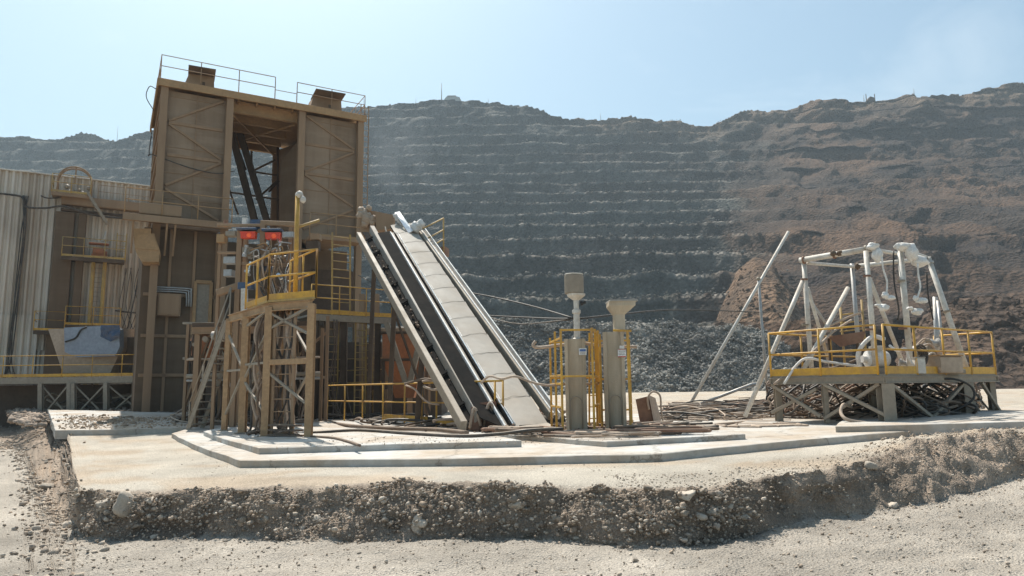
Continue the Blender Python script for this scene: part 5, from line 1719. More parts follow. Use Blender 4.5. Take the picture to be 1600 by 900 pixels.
# neck and flared cap on the second
zf2 = lambda py: P(968, py, cc2.y).z
pxc = P(967, 500, cc2.y).x; pxk = P(970, 480, cc2.y).x
mb = MB(); mb.beam(Vector((pxc, cc2.y, zt2 - .02)), Vector((pxc, cc2.y, zf2(490))), .23, .23, up=(0, 1, 0)); mb.build('neck', m_pillar, col2)
mb = MB()
a_, b_ = .12, .275
vs = [Vector((pxc + sx * a_, cc2.y + sy * a_, zf2(492))) for sx, sy in ((-1, -1), (1, -1), (1, 1), (-1, 1))] + [Vector((pxk + sx * b_, cc2.y + sy * .23, zf2(479))) for sx, sy in ((-1, -1), (1, -1), (1, 1), (-1, 1))] + [Vector((pxk + sx * b_, cc2.y + sy * .23, zf2(472.5))) for sx, sy in ((-1, -1), (1, -1), (1, 1), (-1, 1))]
fs = [[r0 + i, r0 + (i + 1) % 4, r0 + 4 + (i + 1) % 4, r0 + 4 + i] for r0 in (0, 4) for i in range(4)] + [[3, 2, 1, 0], [8, 9, 10, 11]]
mb.add(vs, fs); cap_ = mb.build('flared_cap', m_pillar, col2)
mb = MB(); mb.box(Vector((pxk + .02, cc2.y, zf2(471.5))), .59, .52, .03, (1, .05, 0)); mb.build('cap_plate', m_cover, cap_)

# yellow guard cages around the columns
def cage(posts, rails, label):
    b_ = [Pz(px, 0, d) for px, d, yt in posts]
    root = thing('guard_cage', sum(b_, Vector()) / len(b_) + UP * (zs3(b_[0].x)), label, 'guard rail', 'yellow guard cages round the columns')
    tops = []
    for (px, d, yt), p in zip(posts, b_):
        z1 = P(px, yt, d).z; mb = MB(); mb.beam(Vector((p.x, p.y, zs3(p.x) - .02)), Vector((p.x, p.y, z1)), .045, .045, up=(0, 1, 0)); mb.build('post', m_yel, root); tops.append(z1)
    for i, j, y in rails:
        z = tops[i] - .022 if y is None else P(posts[i][0], y, posts[i][1]).z
        mb = MB(); mb.beam(Vector((b_[i].x, b_[i].y, z)), Vector((b_[j].x, b_[j].y, z)), .035, .04); mb.build('rail', m_yel, root)
    return root
cage([(880, 14.3, 514), (929.5, 14.3, 512), (939, 15.9, 516), (862.5, 15.7, 528), (870.5, 15.0, 518), (934.5, 15.2, 514)],
     [(0, 1, None), (1, 2, None), (2, 3, 535), (3, 0, 535), (0, 1, 588), (3, 0, 588), (1, 2, 598), (3, 0, 600), (1, 2, 588), (3, 0, 634), (1, 2, 634), (2, 3, 590)],
     'yellow guard cage of square bars round the column with the drum')
cage([(986.5, 14.2, 516), (988, 15.6, 530), (938, 15.6, 530), (942, 14.9, 522)],
     [(1, 2, 532), (0, 1, None), (0, 1, 592), (1, 2, 592), (1, 2, 640), (0, 1, 634), (2, 3, 598)],
     'yellow guard cage of square bars round the column with the flared cap')
mb = MB(); a = P(986.5, 517, 14.2); b = P(958, 516, 14.3); mb.beam(a, b, .045, .045)
o = mb.build('bar', m_yel); o.parent = [q for q in COL.objects if q.name.startswith('guard_cage')][-1]; o.location = -Vector(o.parent['origin'])
# orange hoop ladder strip between the columns
mb = MB()
la = thing('rung_ladder', Vector((P(936, 600, 15.4).x, 15.4, zs3(1.9))), 'thin yellow rung ladder standing in the gap between the twin concrete columns', 'ladder')
ladder(la, Pz(927, zs3(1.9), 15.4), Pz(927, P(927, 520, 15.4).z, 15.4), (1, 0, 0), .17, m_yel, .26, .013, .025, name='frame')
# horizontal pale pipe with rounded end, left of the cage, and hose over the conveyor
def loose(name, pts, r, m, label, cat, group=None, curve=6, seg=8):
    mb = MB(); mb.tube(pts, r, seg, curve=curve); o = mb.build(name, m); return tag(o, label, cat, group)
loose('pale_pipe', [P(837, 533, 15.2), P(833, 540, 15.2), P(842, 543, 15.2), P(870, 540, 15.1), P(905, 536, 15.0), P(940, 540, 15.6), P(995, 542, 15.8)], .035, m_hose2, 'pale bent pipe running level behind the tops of the twin columns', 'pipe')
loose('pale_hose', [P(752, 598, 15.8), P(765, 588, 15.6), P(785, 592, 15.3), P(805, 588, 15.0), P(830, 597, 15.0), P(855, 602, 14.9), P(885, 600, 15.1), P(935, 600, 15.4)], .026, m_hose2, 'pale hose slung from the yellow railing over the conveyor cover to the columns', 'hose')
loose('pale_hose', [P(634, 602, 19.2), P(648, 608, 18.9), P(660, 622, 18.7), P(672, 630, 18.6), P(686, 632, 18.5)], .026, m_hose2, 'pale hose drooping below the middle of the long yellow railing', 'hose')
loose('brown_hose', [P(660, 596, 18.7), P(672, 594, 18.6), P(684, 598, 18.4), P(690, 606, 18.2), P(678, 609, 18.2), P(662, 604, 18.4)], .032, m_hose2, 'coil of tan hose hung over the top of the yellow railing', 'hose')
loose('brown_hose', [P(632, 600, 18.9), P(665, 592, 18.7), P(690, 598, 18.2), P(712, 597, 17.8)], .03, m_hose, 'brown hose lying along the top rail of the yellow railing', 'hose')

# rust red leaning housing right of the columns
q = P(1010, 660, 16.0)
lb_ = thing('rusty_housing', Vector((q.x, 16.2, pad_z(3) + .12)), 'rust red sheet metal housing leaning beside the column with the flared cap', 'housing')
mb = MB(); mb.prism([P(993, 624, 16.0), P(1013, 619, 16.0), P(1022, 664, 16.0), P(1001, 666, 16.0)], Vector((.15, .55, 0))); mb.build('front_plate', m_rust, lb_)
mb = MB(); mb.prism([P(1013.5, 617, 15.95), P(1024, 622, 16.3), P(1036, 666, 16.3), P(1023, 667, 15.95)], Vector((.05, .25, 0))); mb.build('side_plate', m_hose2, lb_)
mb = MB(); mb.tube([P(1014, 640, 15.9), P(1012, 622, 15.9), P(1020, 612, 15.9), P(1031, 618, 15.9), P(1033, 640, 15.9), P(1036, 660, 15.9)], .022, 7, curve=6); mb.build('looped_hose', m_hose2, lb_)

# crumbled debris round the foot of the conveyor
pts_, sz_, tt_ = [], [], []
for k in range(500):
    q = Gp(random.gauss(800, 45), random.uniform(664, 678), .24)
    pts_.append((q.x, q.y + random.uniform(0, .4), pad_h(q.x, q.y) + .24 + .06 * random.random())); sz_.append(min(.12, random.lognormvariate(math.log(.03), .6))); tt_.append(np.array((.26, .18, .13)) * random.uniform(.6, 1.3))
scatter_rocks('debris', pts_, sz_, m_rub2, tint=np.array(tt_))
# ------------------------------------------------------------------ raised platform on the right
zp = P(1380, 584, 14.6).z
Cc, Lc, Rc = Pz(1381, zp, 14.6), Pz(1205, zp, 16.9), Pz(1556, zp, 17.4)
Bc = Lc + Rc - Cc
gzr = pad_z(8) + .24
plat = thing('raised_platform', Cc.lerp(Bc, .5) - UP * (zp - gzr), 'raised grey steel platform with yellow railings and toe boards over a heap of cables', 'platform')
mb = MB(); mb.prism([p - UP * .045 for p in (Cc, Rc, Bc, Lc)], UP * .04); mb.build('deck', m_grey, plat)
eb = MB()
for a, b in ((Cc, Lc), (Cc, Rc), (Lc, Bc), (Rc, Bc)):
    dv_ = (b - a).normalized(); eb.hbeam(a - UP * .12 - dv_ * .04, b - UP * .12 + dv_ * .06, .09, .15)
eb.build('edge_beam', m_grey, plat)
railing(plat, [Bc, Lc, Cc - (Cc - Lc).normalized() * .12], 1.02, 1.25, .023, m_yel, toe=.16, mid=(.5,))
railing(plat, [Cc + (Rc - Cc).normalized() * .1, Rc, Rc.lerp(Bc, .5)], 1.02, 1.35, .023, m_yel, toe=.16, mid=(.5,))
def pleg(p, w, h=None):
    l = MB(); l.hbeam(Vector((p.x, p.y, gzr - .1)), p - UP * .2, w, w, t=.02); l.build('leg', m_grey, plat)
for p, w in ((Cc.lerp(Bc, .02), .26), (Lc.lerp(Bc, .04), .15), (Rc.lerp(Bc, .05), .14), (Bc, .15), (Cc.lerp(Lc, .52) + (Bc - Lc) * .02, .10), (Cc.lerp(Rc, .72) + (Bc - Rc) * .03, .24), (Cc.lerp(Rc, .38) + (Bc - Rc) * .5, .15)):
    pleg(p, w)
br = MB()
def bb(a, b, ta, tb, w=.07):
    br.beam(Vector((a.x, a.y, gzr + ta)), Vector((b.x, b.y, gzr + tb)), w, w)
H_ = zp - gzr - .2
bb(Cc, Cc.lerp(Lc, .5), .1, H_); bb(Cc.lerp(Lc, .5) + Vector((0, .1, 0)), Cc.lerp(Lc, .02) + Vector((0, .1, 0)), .0, H_); bb(Cc.lerp(Lc, .55), Lc, .05, H_); bb(Lc + Vector((0, .1, 0)), Cc.lerp(Lc, .55) + Vector((0, .1, 0)), .1, H_ - .1)
bb(Cc.lerp(Rc, .36), Cc.lerp(Rc, .04), .0, H_); bb(Cc.lerp(Rc, .38) + Vector((0, .1, 0)), Cc.lerp(Rc, .7) + Vector((0, .1, 0)), .0, H_); bb(Rc, Rc.lerp(Cc, .16), .05, H_)
br.build('brace', m_grey, plat)
la_ = MB()
ladder(plat, Rc + Vector((-.35, -.05, gzr - zp)), Rc + Vector((-.75, .15, -.2)), Rc - Cc, .5, m_grey, .3)

# ------------------------------------------------------------------ white pipe gantry standing on it
gan = thing('pipe_gantry', Cc.lerp(Bc, .5), 'open gantry of dusty white pipes standing on the raised platform', 'gantry')
def pipe(pts, r, name='pipe', m=m_white, parent=gan, curve=0):
    mb = MB(); mb.tube(pts, r, 10, curve=curve); return mb.build(name, m, parent)
def GP(px, py, d): return P(px, py, d)
def on(px, py, d):        # down to the deck
    q = P(px, py, d); return q
d1, d2, d3, d4 = 17.4, 16.1, 15.9, 17.6
def upright(pxt, pyt, pxb, d, r, m=m_white):
    t = P(pxt, pyt, d); pipe([Vector((t.x, t.y, zp)), t], r, 'upright', m)
    return t
tp1 = upright(1256, 408, 1260, d1, .058); tp2 = upright(1353, 392, 1361, d2, .06); tp3 = upright(1406, 384, 1413, d3, .066); tp5 = upright(1331, 412, 1334, 18.6, .055, m_galv)
pipe([P(1250, 407, d1), P(1362, 388, d2)], .072, 'top_pipe'); pipe([P(1262, 411, d1), P(1337, 417, 18.6)], .042, 'top_pipe')
pipe([P(1337, 416, 18.6), P(1452, 404, 17.8)], .058, 'top_pipe'); pipe([P(1400, 386, d3), P(1452, 404, 17.6)], .05, 'top_pipe'); pipe([P(1362, 390, d2), P(1400, 396, 17)], .045, 'top_pipe')
pipe([P(1450, 402, 17.4), P(1477, 480, 17.2), P(1510, 576, 16.9)], .066, 'raking_leg')
def pipe_to(pxa, pya, da, pxb, zb, db, r, m=m_white): pipe([P(pxa, pya, da), Pz(pxb, zb, db)], r, 'raking_leg', m)
pipe_to(1255, 438, d1, 1164, gzr, 17.4, .054); pipe_to(1325, 450, 18.0, 1250, zp, 16.8, .056); pipe_to(1357, 432, d2 + .2, 1418, zp, 18.2, .052); pipe_to(1262, 450, d1, 1302, zp, 19.2, .045); pipe_to(1461, 464, 17.8, 1466, zp, 17.8, .06, m_galv)
for a, b in (((1261, 462, 18), (1300, 520, 18)), ((1465, 470, 17.6), (1475, 560, 17.2))):
    pipe([P(*a), P(*b)], .035, 'tie_pipe', m_galv)
for (px, py, d, r) in ((1260, 570, d1, .11), (1361, 574, d2, .11), (1413, 570, d3, .12), (1334, 560, 18.6, .10)):
    q = P(px, py, d); q.z = zp
    mb = MB(); mb.lathe(q, [(r, 0), (r, .025), (r * .75, .03), (r * .75, .07)], 16); mb.build('base_flange', m_grey, gan)
for (a, b, ts, r) in (((1250, 407, d1), (1362, 388, d2), (.06, .5, .93), .10), ((1256, 408, d1), (1260, 570, d1), (.18, .62), .085), ((1353, 392, d2), (1361, 574, d2), (.22, .68), .085), ((1406, 384, d3), (1413, 570, d3), (.3, .7), .092), ((1450, 402, 17.4), (1510, 576, 16.9), (.05, .5), .09)):
    A, B = P(*a), P(*b)
    for t in ts:
        mb = MB(); mb.lathe(A.lerp(B, t), [(r, -.02), (r, .02)], 16, tuple((B - A).normalized())); mb.build('pipe_flange', random.choice([m_galv, m_rust, m_grey]), gan)
# back rail of yellow bars behind the gantry
br_ = thing('yellow_ladder', Vector((P(1330, 560, 18.9).x, 18.9, zp)), 'yellow ladder frame standing behind the white gantry uprights', 'ladder')
mb = MB()
for px, yt in ((1313, 480), (1334, 462), (1346, 468)):
    t = P(px, yt, 18.9); l = MB(); l.tube([Vector((t.x, t.y, zp)), t], .03, 7); l.build('stile', m_yeld, br_)
for y in (492, 505, 518):
    l = MB(); l.tube([P(1313, y, 18.9), P(1346, y - 4, 18.9)], .022, 6); l.build('rung', m_yeld, br_)
# wrapped heads, hanging lines and wrapped valves
def wrapped(pts, label, seed):
    mb = MB()
    for i, (px, py, d, r, sx, sz) in enumerate(pts):
        lump(mb, P(px, py, d), r * .84, seed=seed + i * 3, sq=(sx, .9, sz), amp=.35, sub=3)
    o = mb.build('wrapped_valve', m_bag); return tag(o, label, 'wrapped valve', 'valves wrapped in white sheet on the gantry')
wrapped([(1364, 385, 15.95, .13, 1.2, .8), (1371, 398, 15.95, .15, .95, 1.3)], 'white wrapped valve head at the near end of the long top pipe', 1)
wrapped([(1410, 385, 15.7, .16, 1.3, .7), (1424, 394, 15.7, .17, .95, 1.3), (1437, 408, 15.8, .18, 1.25, .9)], 'largest white wrapped head, draped over the top of the thickest upright', 20)
wrapped([(1383, 461, 15.7, .09, 1.0, .9), (1391, 465, 15.7, .09, 1.5, .75)], 'white wrapped bulb hanging on a line below the first wrapped head', 40)
wrapped([(1431, 466, 15.6, .08, .9, .9), (1440, 470, 15.6, .10, 1.5, .8)], 'white wrapped bulb hanging on a line below the largest wrapped head', 60)
wrapped([(1372, 477, 15.6, .06, 1.6, .6), (1381, 481, 15.6, .11, 1.3, .9)], 'white wrapped bulb tied to the second gantry upright, beside a thin wire', 80)
wrapped([(1422, 482, 15.6, .07, 1.4, .7), (1433, 487, 15.6, .12, 1.3, .85)], 'white wrapped bulb fixed to the thickest upright at mid height', 100)
for pts_, lab in (([P(1378, 402, 15.7), P(1380, 420, 15.7), P(1386, 440, 15.7), P(1385, 460, 15.7)], 'white line from the first wrapped head down to its bulb'),
                  ([P(1434, 412, 15.6), P(1435, 430, 15.6), P(1438, 448, 15.6), P(1434, 464, 15.6)], 'white line from the largest wrapped head down to its bulb')):
    loose('hanging_line', pts_, .02, m_bag, lab, 'line')
for pts_, lab in (([P(1396, 392, 16), P(1397, 440, 16), P(1404, 480, 16), P(1403, 500, 16)], 'thin black chain hanging beside the thickest gantry upright'),
                  ([P(1448, 425, 16.5), P(1450, 460, 16.5), P(1458, 500, 16.5)], 'thin black chain hanging near the raking leg of the gantry')):
    loose('hanging_chain', pts_, .018, m_black, lab, 'chain')
# fittings along the top pipe
mb = MB()
for px, py in ((1302, 396), (1312, 395), (1368, 383), (1340, 416)):
    m_ = MB(); lump(m_, P(px, py, 16.6), .07, seed=px, amp=.6); m_.build('pipe_clamp', m_dark, gan)
# machines on the deck
def machine(name, label, cat, px, pyb, d):
    q = P(px, pyb, d); return thing(name, Vector((q.x, q.y, zp)), label, cat), Vector((q.x, q.y, zp))
mt, q = machine('electric_motor', 'white wrapped motor with curved white hoses near the platform corner', 'motor', 1372, 575, 16.3)
mb = MB(); mb.lathe(q + UP * .36 - Vector((.26, 0, 0)), [(.08, -.1), (.08, 0), (.19, .03), (.21, .10), (.21, .42), (.17, .5), (.07, .52)], 20, (1, .1, 0), smooth=False); mb.build('body', m_bag, mt)
mb = MB(); mb.box(q + UP * .08, .7, .4, .16); mb.build('base', m_grey, mt)
mb = MB(); mb.tube([q + Vector((-.45, -.1, .05)), q + Vector((-.5, -.15, .5)), q + Vector((-.2, -.2, .85)), q + Vector((.1, -.2, .8))], .05, 8, curve=6); mb.build('hose', m_bag, mt)
mb = MB(); mb.box(q + Vector((-.02, 0, .60)), .22, .2, .12); mb.build('terminal_box', m_white, mt)
mt, q = machine('pump_unit', 'cluttered pump unit of grey valves and pipes near the right end of the platform', 'pump', 1455, 575, 16.4)
for k in range(9):
    mb = MB(); r_ = random.uniform(.05, .12)
    mb.lathe(q + Vector((random.uniform(-.45, .45), random.uniform(-.2, .3), random.uniform(.1, .85))), [(r_ * .5, -.1), (r_, -.08), (r_, .1), (r_ * .6, .12), (r_ * .6, .2), (r_ * 1.1, .22), (r_ * 1.1, .26)], 12, (random.uniform(-1, 1), random.uniform(-.6, .6), random.uniform(-.3, 1)))
    mb.build('valve', random.choice([m_galv, m_white, m_grey, m_galv]), mt)
for k in range(7):
    a = q + Vector((random.uniform(-.5, .2), random.uniform(-.3, .2), random.uniform(.2, .8)))
    mb = MB(); mb.tube([a, a + Vector((.2, -.05, random.uniform(.05, .2))), a + Vector((.35, 0, random.uniform(-.3, 0))), a + Vector((.5, .05, -.2))], .025, 7, curve=5); mb.build('pipe', random.choice([m_galv, m_hose2, m_white]), mt)
mb = MB(); mb.box(q + UP * .05, 1.2, .6, .1); mb.build('base', m_grey, mt)
mt, q = machine('black_hose_reel', 'bundle of looped black hoses between the motor and the pump', 'hose bundle', 1434, 572, 15.9)
for k in range(4):
    r_ = .10 + .035 * k
    mb = MB(); mb.tube([q + Vector((r_ * math.cos(t) * .7 + .02 * k, -.02 * k, .42 + r_ * 1.15 * math.sin(t))) for t in np.linspace(0, 6.283, 16)], .024, 6); mb.build('hose_loop', m_hose3, mt)
mb = MB(); mb.box(q + UP * .06, .4, .25, .12); mb.build('cradle', m_grey, mt)
mt, q = machine('crate', 'ochre wooden box with dusty stained sides on the right half of the platform', 'crate', 1476, 577, 16.0)
mb = MB(); mb.box(q + UP * .2, .62, .4, .38, (1, .3, 0)); mb.build('box_body', m_beige, mt)
mb = MB(); mb.box(q + UP * .405, .66, .44, .03, (1, .3, 0)); mb.build('lid', m_tan_lit, mt)
mt, q = machine('cream_box', 'small cream box standing behind the yellow toe board near the platform corner', 'box', 1436, 573, 15.4)
mb = MB(); mb.box(q + UP * .17, .2, .16, .34); mb.build('case', m_white, mt)
mb = MB(); mb.box(q + UP * .35, .22, .18, .025); mb.build('lid', m_cover, mt)
mt, q = machine('cable_tray', 'dark rusty tray slung across the left half of the platform', 'tray', 1320, 575, 17.6)
ta, tb = P(1296, 528, 17.8), P(1352, 520, 17.2)
mb = MB(); mb.prism([ta, tb, tb + Vector((.1, .5, 0)), ta + Vector((.1, .5, 0))], UP * .04); mb.prism([ta, tb, tb.lerp(ta, .1) - UP * .22, ta.lerp(tb, .3) - UP * .26], Vector((0, .03, 0))); mb.build('tray_plate', m_rust, mt)
for t in (.1, .9):
    p = ta.lerp(tb, t) + Vector((0, .25, 0)); mb = MB(); mb.beam(Vector((p.x, p.y, zp)), p, .05, .05); mb.build('leg', m_dark, mt)

# ------------------------------------------------------------------ leaning pipe prop
tri = thing('pipe_prop', Vector((P(1075, 640, 17.2).x, 17.2, pad_z(4))), 'long pale leaning pole with a raking prop and low arm, left of the raised platform', 'pole')
gz1 = pad_z(5) + .0
fo = Gp(1073, 641, .05)
tip = P(1232, 362, fo.y + .6)
mb = MB(); mb.tube([fo, tip], .062, 10); mb.build('pole', m_white, tri)
q1 = P(1185, 436, fo.y + .45)
mb = MB(); mb.tube([q1, Vector((P(1196, 560, fo.y + 1.6).x, fo.y + 1.6, gz1))], .055, 9); mb.build('prop', m_galv, tri)
mb = MB(); mb.tube([fo + UP * .04, P(1176, 600, fo.y - .6), P(1188, 600, fo.y - .6)], .06, 9); mb.build('arm', m_galv, tri)
mb = MB(); mb.box(fo + UP * .05, .22, .16, .18, (1, .5, 0)); lump(mb, q1, .09, seed=5, amp=.5); mb.build('clamp', m_grey, tri)
mb = MB(); lump(mb, P(1088, 632, fo.y - .1), .07, seed=2); mb.build('pivot_cap', m_rust, tri)

# ------------------------------------------------------------------ cables and hoses
hose_mats = [m_hose, m_hose3, m_hose2, m_black, m_rust]
def tangle(name, poly, n, r, hmax, seed, wts=(6, 4, 3, 2, 1), step=.5, dz=.13, kind='stuff'):
    """a mass of hoses heaped inside an outline on the ground (pixels)"""
    rs = random.Random(seed)
    G = [Gp(px, py, dz) for px, py in poly]
    xs = [p.x for p in G]; ys = [p.y for p in G]
    def inside(x, y):
        c = False
        for i in range(len(G)):
            a, b = G[i], G[i - 1]
            if (a.y > y) != (b.y > y) and x < (b.x - a.x) * (y - a.y) / (b.y - a.y) + a.x: c = not c
        return c
    mb = MB()
    made = 0
    while made < n:
        x, y = rs.uniform(min(xs), max(xs)), rs.uniform(min(ys), max(ys))
        if not inside(x, y): continue
        made += 1
        th = rs.gauss(0, .45) + (math.pi if rs.random() < .5 else 0)
        turn = rs.gauss(0, .16)
        pts_ = []
        h = hmax * rs.random() ** 1.15
        ph = rs.uniform(0, 6)
        for k in range(rs.randint(6, 12)):
            hill = h * (.55 + .45 * math.sin(ph + k * .6))
            pts_.append(Vector((x, y, pad_h(x, y) + dz + r + hill)))
            nx, ny = x + math.cos(th) * step, y + math.sin(th) * step
            if not inside(nx, ny): th += 2.2 if turn > 0 else -2.2
            else: x, y = nx, ny
            th += turn + rs.gauss(0, .12)
        mb.tube(pts_, r * rs.uniform(.55, 1.25), 6, mi=rs.choices(range(5), wts)[0], curve=4)
    o = mb.build(name, hose_mats); return tag(o, kind=kind)
tangle('cable_tangle', [(1195, 652), (1210, 628), (1400, 628), (1540, 636), (1530, 656), (1400, 664), (1300, 660)], 640, .028, 1.0, 1, step=.30, dz=.13, wts=(5, 7, 2, 5, 1))
tangle('cable_tangle', [(1010, 655), (1040, 640), (1150, 632), (1215, 632), (1215, 654), (1130, 662), (1040, 664)], 150, .026, .30, 2, wts=(5, 5, 4, 3, 1))
tangle('cable_tangle', [(730, 678), (760, 668), (1000, 664), (1120, 668), (1120, 678), (950, 688), (800, 682)], 46, .030, .10, 3, dz=.23, wts=(6, 2, 5, 1, 2))
tangle('cable_tangle', [(500, 662), (520, 652), (700, 662), (770, 670), (760, 680), (600, 676)], 64, .034, .30, 4, dz=.13, wts=(4, 5, 2, 3, 0))
tangle('cable_tangle', [(260, 664), (270, 648), (350, 648), (480, 655), (500, 670), (400, 672), (330, 672)], 40, .035, .3, 5, dz=.13, wts=(5, 4, 3, 2, 0))
tangle('cable_tangle', [(835, 668), (845, 652), (880, 655), (885, 672)], 26, .028, .45, 6, step=.2, dz=.2, wts=(6, 1, 3, 1, 3))
tangle('cable_tangle', [(1030, 666), (1060, 655), (1260, 660), (1260, 668), (1100, 672)], 18, .028, .05, 7, wts=(3, 1, 6, 0, 1))
# single hoses one can tell apart
loose('black_hose', [Gp(488, 676, .28), Gp(560, 672, .28), Gp(640, 677, .28), Gp(720, 681, .28), Gp(780, 678, .30), Gp(830, 672, .36), Gp(880, 670, .36)], .035, m_hose3, 'thick black hose snaking over the plinth past the foot of the conveyor', 'hose')
loose('brown_hose', [Gp(486, 682, .27), Gp(520, 684, .27), Gp(545, 690, .27), Gp(562, 696, .27)], .028, m_hose, 'short brown hose lying on the plinth right of the ladder tower', 'hose')
loose('brown_hose', [Gp(500, 655, .3), Gp(540, 664, .3), Gp(610, 669, .3), Gp(680, 671, .3), Gp(730, 676, .3)], .045, m_hose, 'thick dusty hose along the ground before the long yellow railing', 'hose')
loose('pale_hose', [Gp(345, 690, .16), Gp(372, 684, .2), Gp(390, 672, .3), Gp(372, 662, .3), Gp(350, 668, .2)], .026, m_hose2, 'pale hose looping at the left feet of the ladder tower', 'hose')
loose('pale_hose', [Pz(1330, zp - .7, 15.6), P(1318, 632, 15.2), P(1314, 645, 15.0), P(1325, 656, 14.8), P(1360, 661, 14.8), P(1410, 659, 14.7), P(1425, 656, 14.7)], .035, m_hose2, 'pale hose hanging in a loop from under the platform onto the plinth', 'hose')
for k, (pts_, lab) in enumerate([
    ([(1210, 600, 16.6), (1240, 575, 16.8), (1275, 545, 17.0), (1300, 520, 17.4), (1330, 500, 18)], 'tan hose rising from the platform end towards the yellow ladder'),
    ([(1225, 600, 16.4), (1245, 570, 16.4), (1262, 560, 16.4), (1290, 565, 16.6), (1340, 572, 16.6)], 'pale hose lying across the platform end in a low arch'),
    ([(1290, 512, 17.5), (1320, 498, 17.5), (1345, 488, 17.6)], 'short tan hose tied between the yellow ladder and the gantry'),
    ([(1200, 602, 16.9), (1225, 590, 16.9), (1248, 578, 16.9), (1300, 575, 17.0), (1345, 560, 16.8)], 'brown hose trailing over the left end of the platform'),
    ([(1390, 540, 15.6), (1402, 548, 15.4), (1415, 545, 15.4), (1420, 560, 15.4), (1428, 572, 15.4)], 'white curled hose at the foot of the thickest upright')]):
    loose('platform_hose', [P(*p) for p in pts_], .03, [m_hose2, m_bag, m_hose2, m_hose, m_bag][k], lab, 'hose')
# overhead lines
loose('overhead_cable', [P(700, 452, 26), P(760, 462, 23), P(830, 478, 20), P(895, 497, 16)], .022, m_black, 'black overhead cable falling from behind the conveyor to the column pipe', 'cable')
loose('overhead_cable', [P(740, 492, 24), P(820, 496, 20), P(895, 498, 16.2), P(960, 492, 18), P(1060, 484, 24), P(1195, 488, 30)], .022, m_black, 'nearly level overhead cable passing behind the tops of both columns', 'cable')
loose('overhead_cable', [P(560, 430, 28), P(640, 470, 26), P(720, 482, 25), P(800, 505, 22), P(890, 500, 16.3)], .018, m_hose3, 'thin slack cable sagging below the other overhead lines', 'cable')

# ------------------------------------------------------------------ things far off on the ridge
def ridge_pt(px, dy=0.0):
    """a vertex of the wall at the ridge in this column"""
    i = int(np.argmin(np.abs(wcol - px)))
    W = Q.reshape(sh[0], sh[1], 3)[i]
    ys = np.array([project(p)[1] for p in W[::1]])
    j = int(np.argmin(ys)); return Vector(W[j])
def far_mast(px, hpx, r, label, cat='mast', name='mast'):
    p = ridge_pt(px); h = hpx / F * p.y
    root = thing(name, p, label, cat)
    mb = MB(); mb.tube([p - UP * 2, p + UP * h], [r, r * .5], 6); mb.build('pole', m_white if hpx > 20 else m_grey, root)
    mb = MB(); mb.tube([p + UP * h * .96, p + UP * h * 1.12], r * .35, 6); mb.build('aerial_tip', m_grey, root)
far_mast(690, 25, .5, 'tall white aerial mast beside the pale hut on the ridge', 'mast')
far_mast(646, 9, .22, 'faint short pole on the ridge left of the white aerial mast', 'pole', 'ridge_pole')
far_mast(560, 12, .22, 'faint pole on the ridge just right of the tall steel tower', 'pole', 'ridge_pole')
far_mast(766, 8, .22, 'faint short pole on the ridge right of the pale hut', 'pole', 'ridge_pole')
far_mast(951, 11, .22, 'thin pole in the ridge saddle above the middle of the pit wall', 'pole', 'ridge_pole')
far_mast(1458, 9, .22, 'thin pole on the brown ridge right of the distant rig', 'pole', 'ridge_pole')
far_mast(1388, 11, .25, 'thin pole on the brown ridge just left of the distant rig', 'pole', 'ridge_pole')
far_mast(158, 22, .22, 'thin pole on the low hazy ridge behind the corrugated building', 'pole', 'ridge_pole')
p = ridge_pt(705)
hut = thing('ridge_hut', p, 'pale low hut with rounded roof on the highest ridge beside the mast', 'hut')
s_ = p.y / F
mb = MB(); mb.prism([p + Vector((-14 * s_, 0, -1)), p + Vector((16 * s_, 0, -1.5)), p + Vector((13 * s_, 0, 3.5 * s_)), p + Vector((4 * s_, 0, 6 * s_)), p + Vector((-8 * s_, 0, 5.5 * s_))], Vector((0, 8, 0))); mb.build('wall', m_white, hut)
mb = MB(); mb.box(p + Vector((0, 3, 5.8 * s_)), 14 * s_, 6, .8); mb.build('roof', m_grey, hut)
p = ridge_pt(1397); s_ = p.y / F
rig = thing('drill_rig', p, 'small dark drilling rig with two upright masts on the brown ridge', 'drill rig')
mb = MB(); mb.prism([p + Vector((-6 * s_, 0, 1.5 * s_)), p + Vector((7 * s_, 0, 1.5 * s_)), p + Vector((6 * s_, 0, 7 * s_)), p + Vector((0, 0, 9 * s_)), p + Vector((-4 * s_, 0, 5 * s_))], Vector((0, 3, 0))); mb.build('cab', m_dark, rig)
for x in (-7, 7):
    mb = MB(); mb.beam(p + Vector((x * s_, 0, -1)), p + Vector((x * s_, 0, 13 * s_)), 1.0 * s_, 1.0 * s_, up=(0, 1, 0)); mb.build('mast', m_dark, rig)
mb = MB(); mb.beam(p + Vector((-7 * s_, 1.5, .8 * s_)), p + Vector((8 * s_, 1.5, .8 * s_)), 3, 1.6 * s_); mb.build('track', m_black, rig)

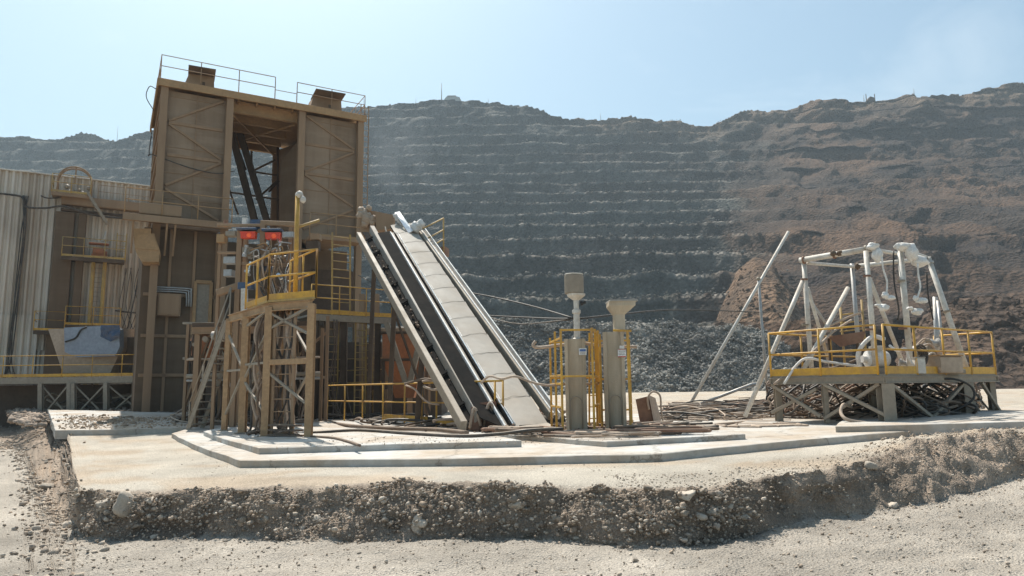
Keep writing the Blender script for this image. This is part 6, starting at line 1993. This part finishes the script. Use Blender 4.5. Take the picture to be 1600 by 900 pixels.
# ------------------------------------------------------------------ rubble and litter round the machines
def litter(name, poly, n, mean, lo, hi, dz, tint, seed=0):
    G = np.array([list(Gp(px, py, dz)) for px, py in poly])
    pts_, sz_ = [], []
    w = rng.dirichlet(np.ones(len(G)) * .8, n)
    pp = w @ G
    for p in pp:
        p[2] = pad_h(p[0], p[1]) + dz
        pts_.append(p); sz_.append(float(np.clip(rng.lognormal(math.log(mean), .55), lo, hi)))
    t = np.array(tint)[None] * rng.uniform(.7, 1.25, (n, 1))
    scatter_rocks(name, pts_, sz_, m_rub2, tint=t)
litter('rubble', [(86, 672), (298, 668), (292, 652), (76, 646), (180, 660)], 2600, .028, .01, .14, .18, (.36, .27, .19))
litter('rubble', [(0, 640), (20, 632), (80, 640), (100, 660), (60, 690), (10, 660)], 900, .10, .03, .3, 0, (.36, .29, .23))
litter('rubble', [(60, 640), (240, 640), (340, 650), (300, 660)], 900, .07, .02, .22, 0.05, (.25, .20, .16))
litter('pebbles', [(110, 760), (270, 690), (380, 740), (900, 745), (1300, 715), (700, 758)], 1500, .008, .004, .028, 0, (.40, .33, .26))
litter('pebbles', [(330, 690), (420, 706), (800, 698), (1000, 692), (1300, 672), (600, 668)], 900, .008, .004, .03, .25, (.38, .30, .23))
# ------------------------------------------------------------------ drifting dust behind the conveyor head
mb = MB()
cpt = P(640, 245, 150)
k_ = 150 / F
lump(mb, cpt, 1.0, seed=3, sq=(80 * k_, 26, 95 * k_), amp=.2, sub=3)
md = bpy.data.materials.new('drifting_dust'); md.use_nodes = True
nt = md.node_tree; nt.nodes.clear()
o_ = nt.nodes.new('ShaderNodeOutputMaterial'); pv = nt.nodes.new('ShaderNodeVolumePrincipled')
tc = N(nt, 'ShaderNodeTexCoord'); n1 = N(nt, 'ShaderNodeTexNoise', i_Scale=2.6, i_Detail=4.0, i_Distortion=.8)
vl = N(nt, 'ShaderNodeVectorMath', operation='LENGTH'); ce = N(nt, 'ShaderNodeVectorMath', operation='SUBTRACT')
ce.inputs[1].default_value = (.5, .5, .5)
nt.links.new(tc.outputs['Generated'], ce.inputs[0]); nt.links.new(ce.outputs[0], vl.inputs[0]); nt.links.new(tc.outputs['Generated'], n1.inputs['Vector'])
fall = ramp(nt, vl.outputs['Value'], [(0.0, 1.0), (0.25, .7), (0.45, 0.0)])
wis = ramp(nt, n1.outputs[0], [(0.46, 0.0), (0.72, 1.0)])
mu = N(nt, 'ShaderNodeMath', operation='MULTIPLY'); nt.links.new(fall, mu.inputs[0]); nt.links.new(wis, mu.inputs[1])
mv = N(nt, 'ShaderNodeMath', operation='MULTIPLY'); nt.links.new(mu.outputs[0], mv.inputs[0]); mv.inputs[1].default_value = 0.011
nt.links.new(mv.outputs[0], pv.inputs['Density'])
pv.inputs['Color'].default_value = (.75, .80, .84, 1); pv.inputs['Anisotropy'].default_value = .3
nt.links.new(pv.outputs[0], o_.inputs['Volume'])
tag(mb.build('dust', md), kind='stuff')
# ------------------------------------------------------------------ air
mb = MB()
x0, x1, y0, y1, z0, z1 = -2200, 2200, -130, 1150, -3.0, 420
mb.add([(x0, y0, z0), (x1, y0, z0), (x1, y1, z0), (x0, y1, z0), (x0, y0, z1), (x1, y0, z1), (x1, y1, z1), (x0, y1, z1)],
       [[0, 3, 2, 1], [4, 5, 6, 7], [0, 1, 5, 4], [1, 2, 6, 5], [2, 3, 7, 6], [3, 0, 4, 7]])
mh = bpy.data.materials.new('dusty_air')
mh.use_nodes = True
nt = mh.node_tree; nt.nodes.clear()
o_ = nt.nodes.new('ShaderNodeOutputMaterial'); pv = nt.nodes.new('ShaderNodeVolumePrincipled')
pv.inputs['Color'].default_value = (.62, .74, .82, 1)
pv.inputs['Density'].default_value = HAZE_D
pv.inputs['Anisotropy'].default_value = 0.15
nt.links.new(pv.outputs[0], o_.inputs['Volume'])
tag(mb.build('haze', mh), kind='stuff')
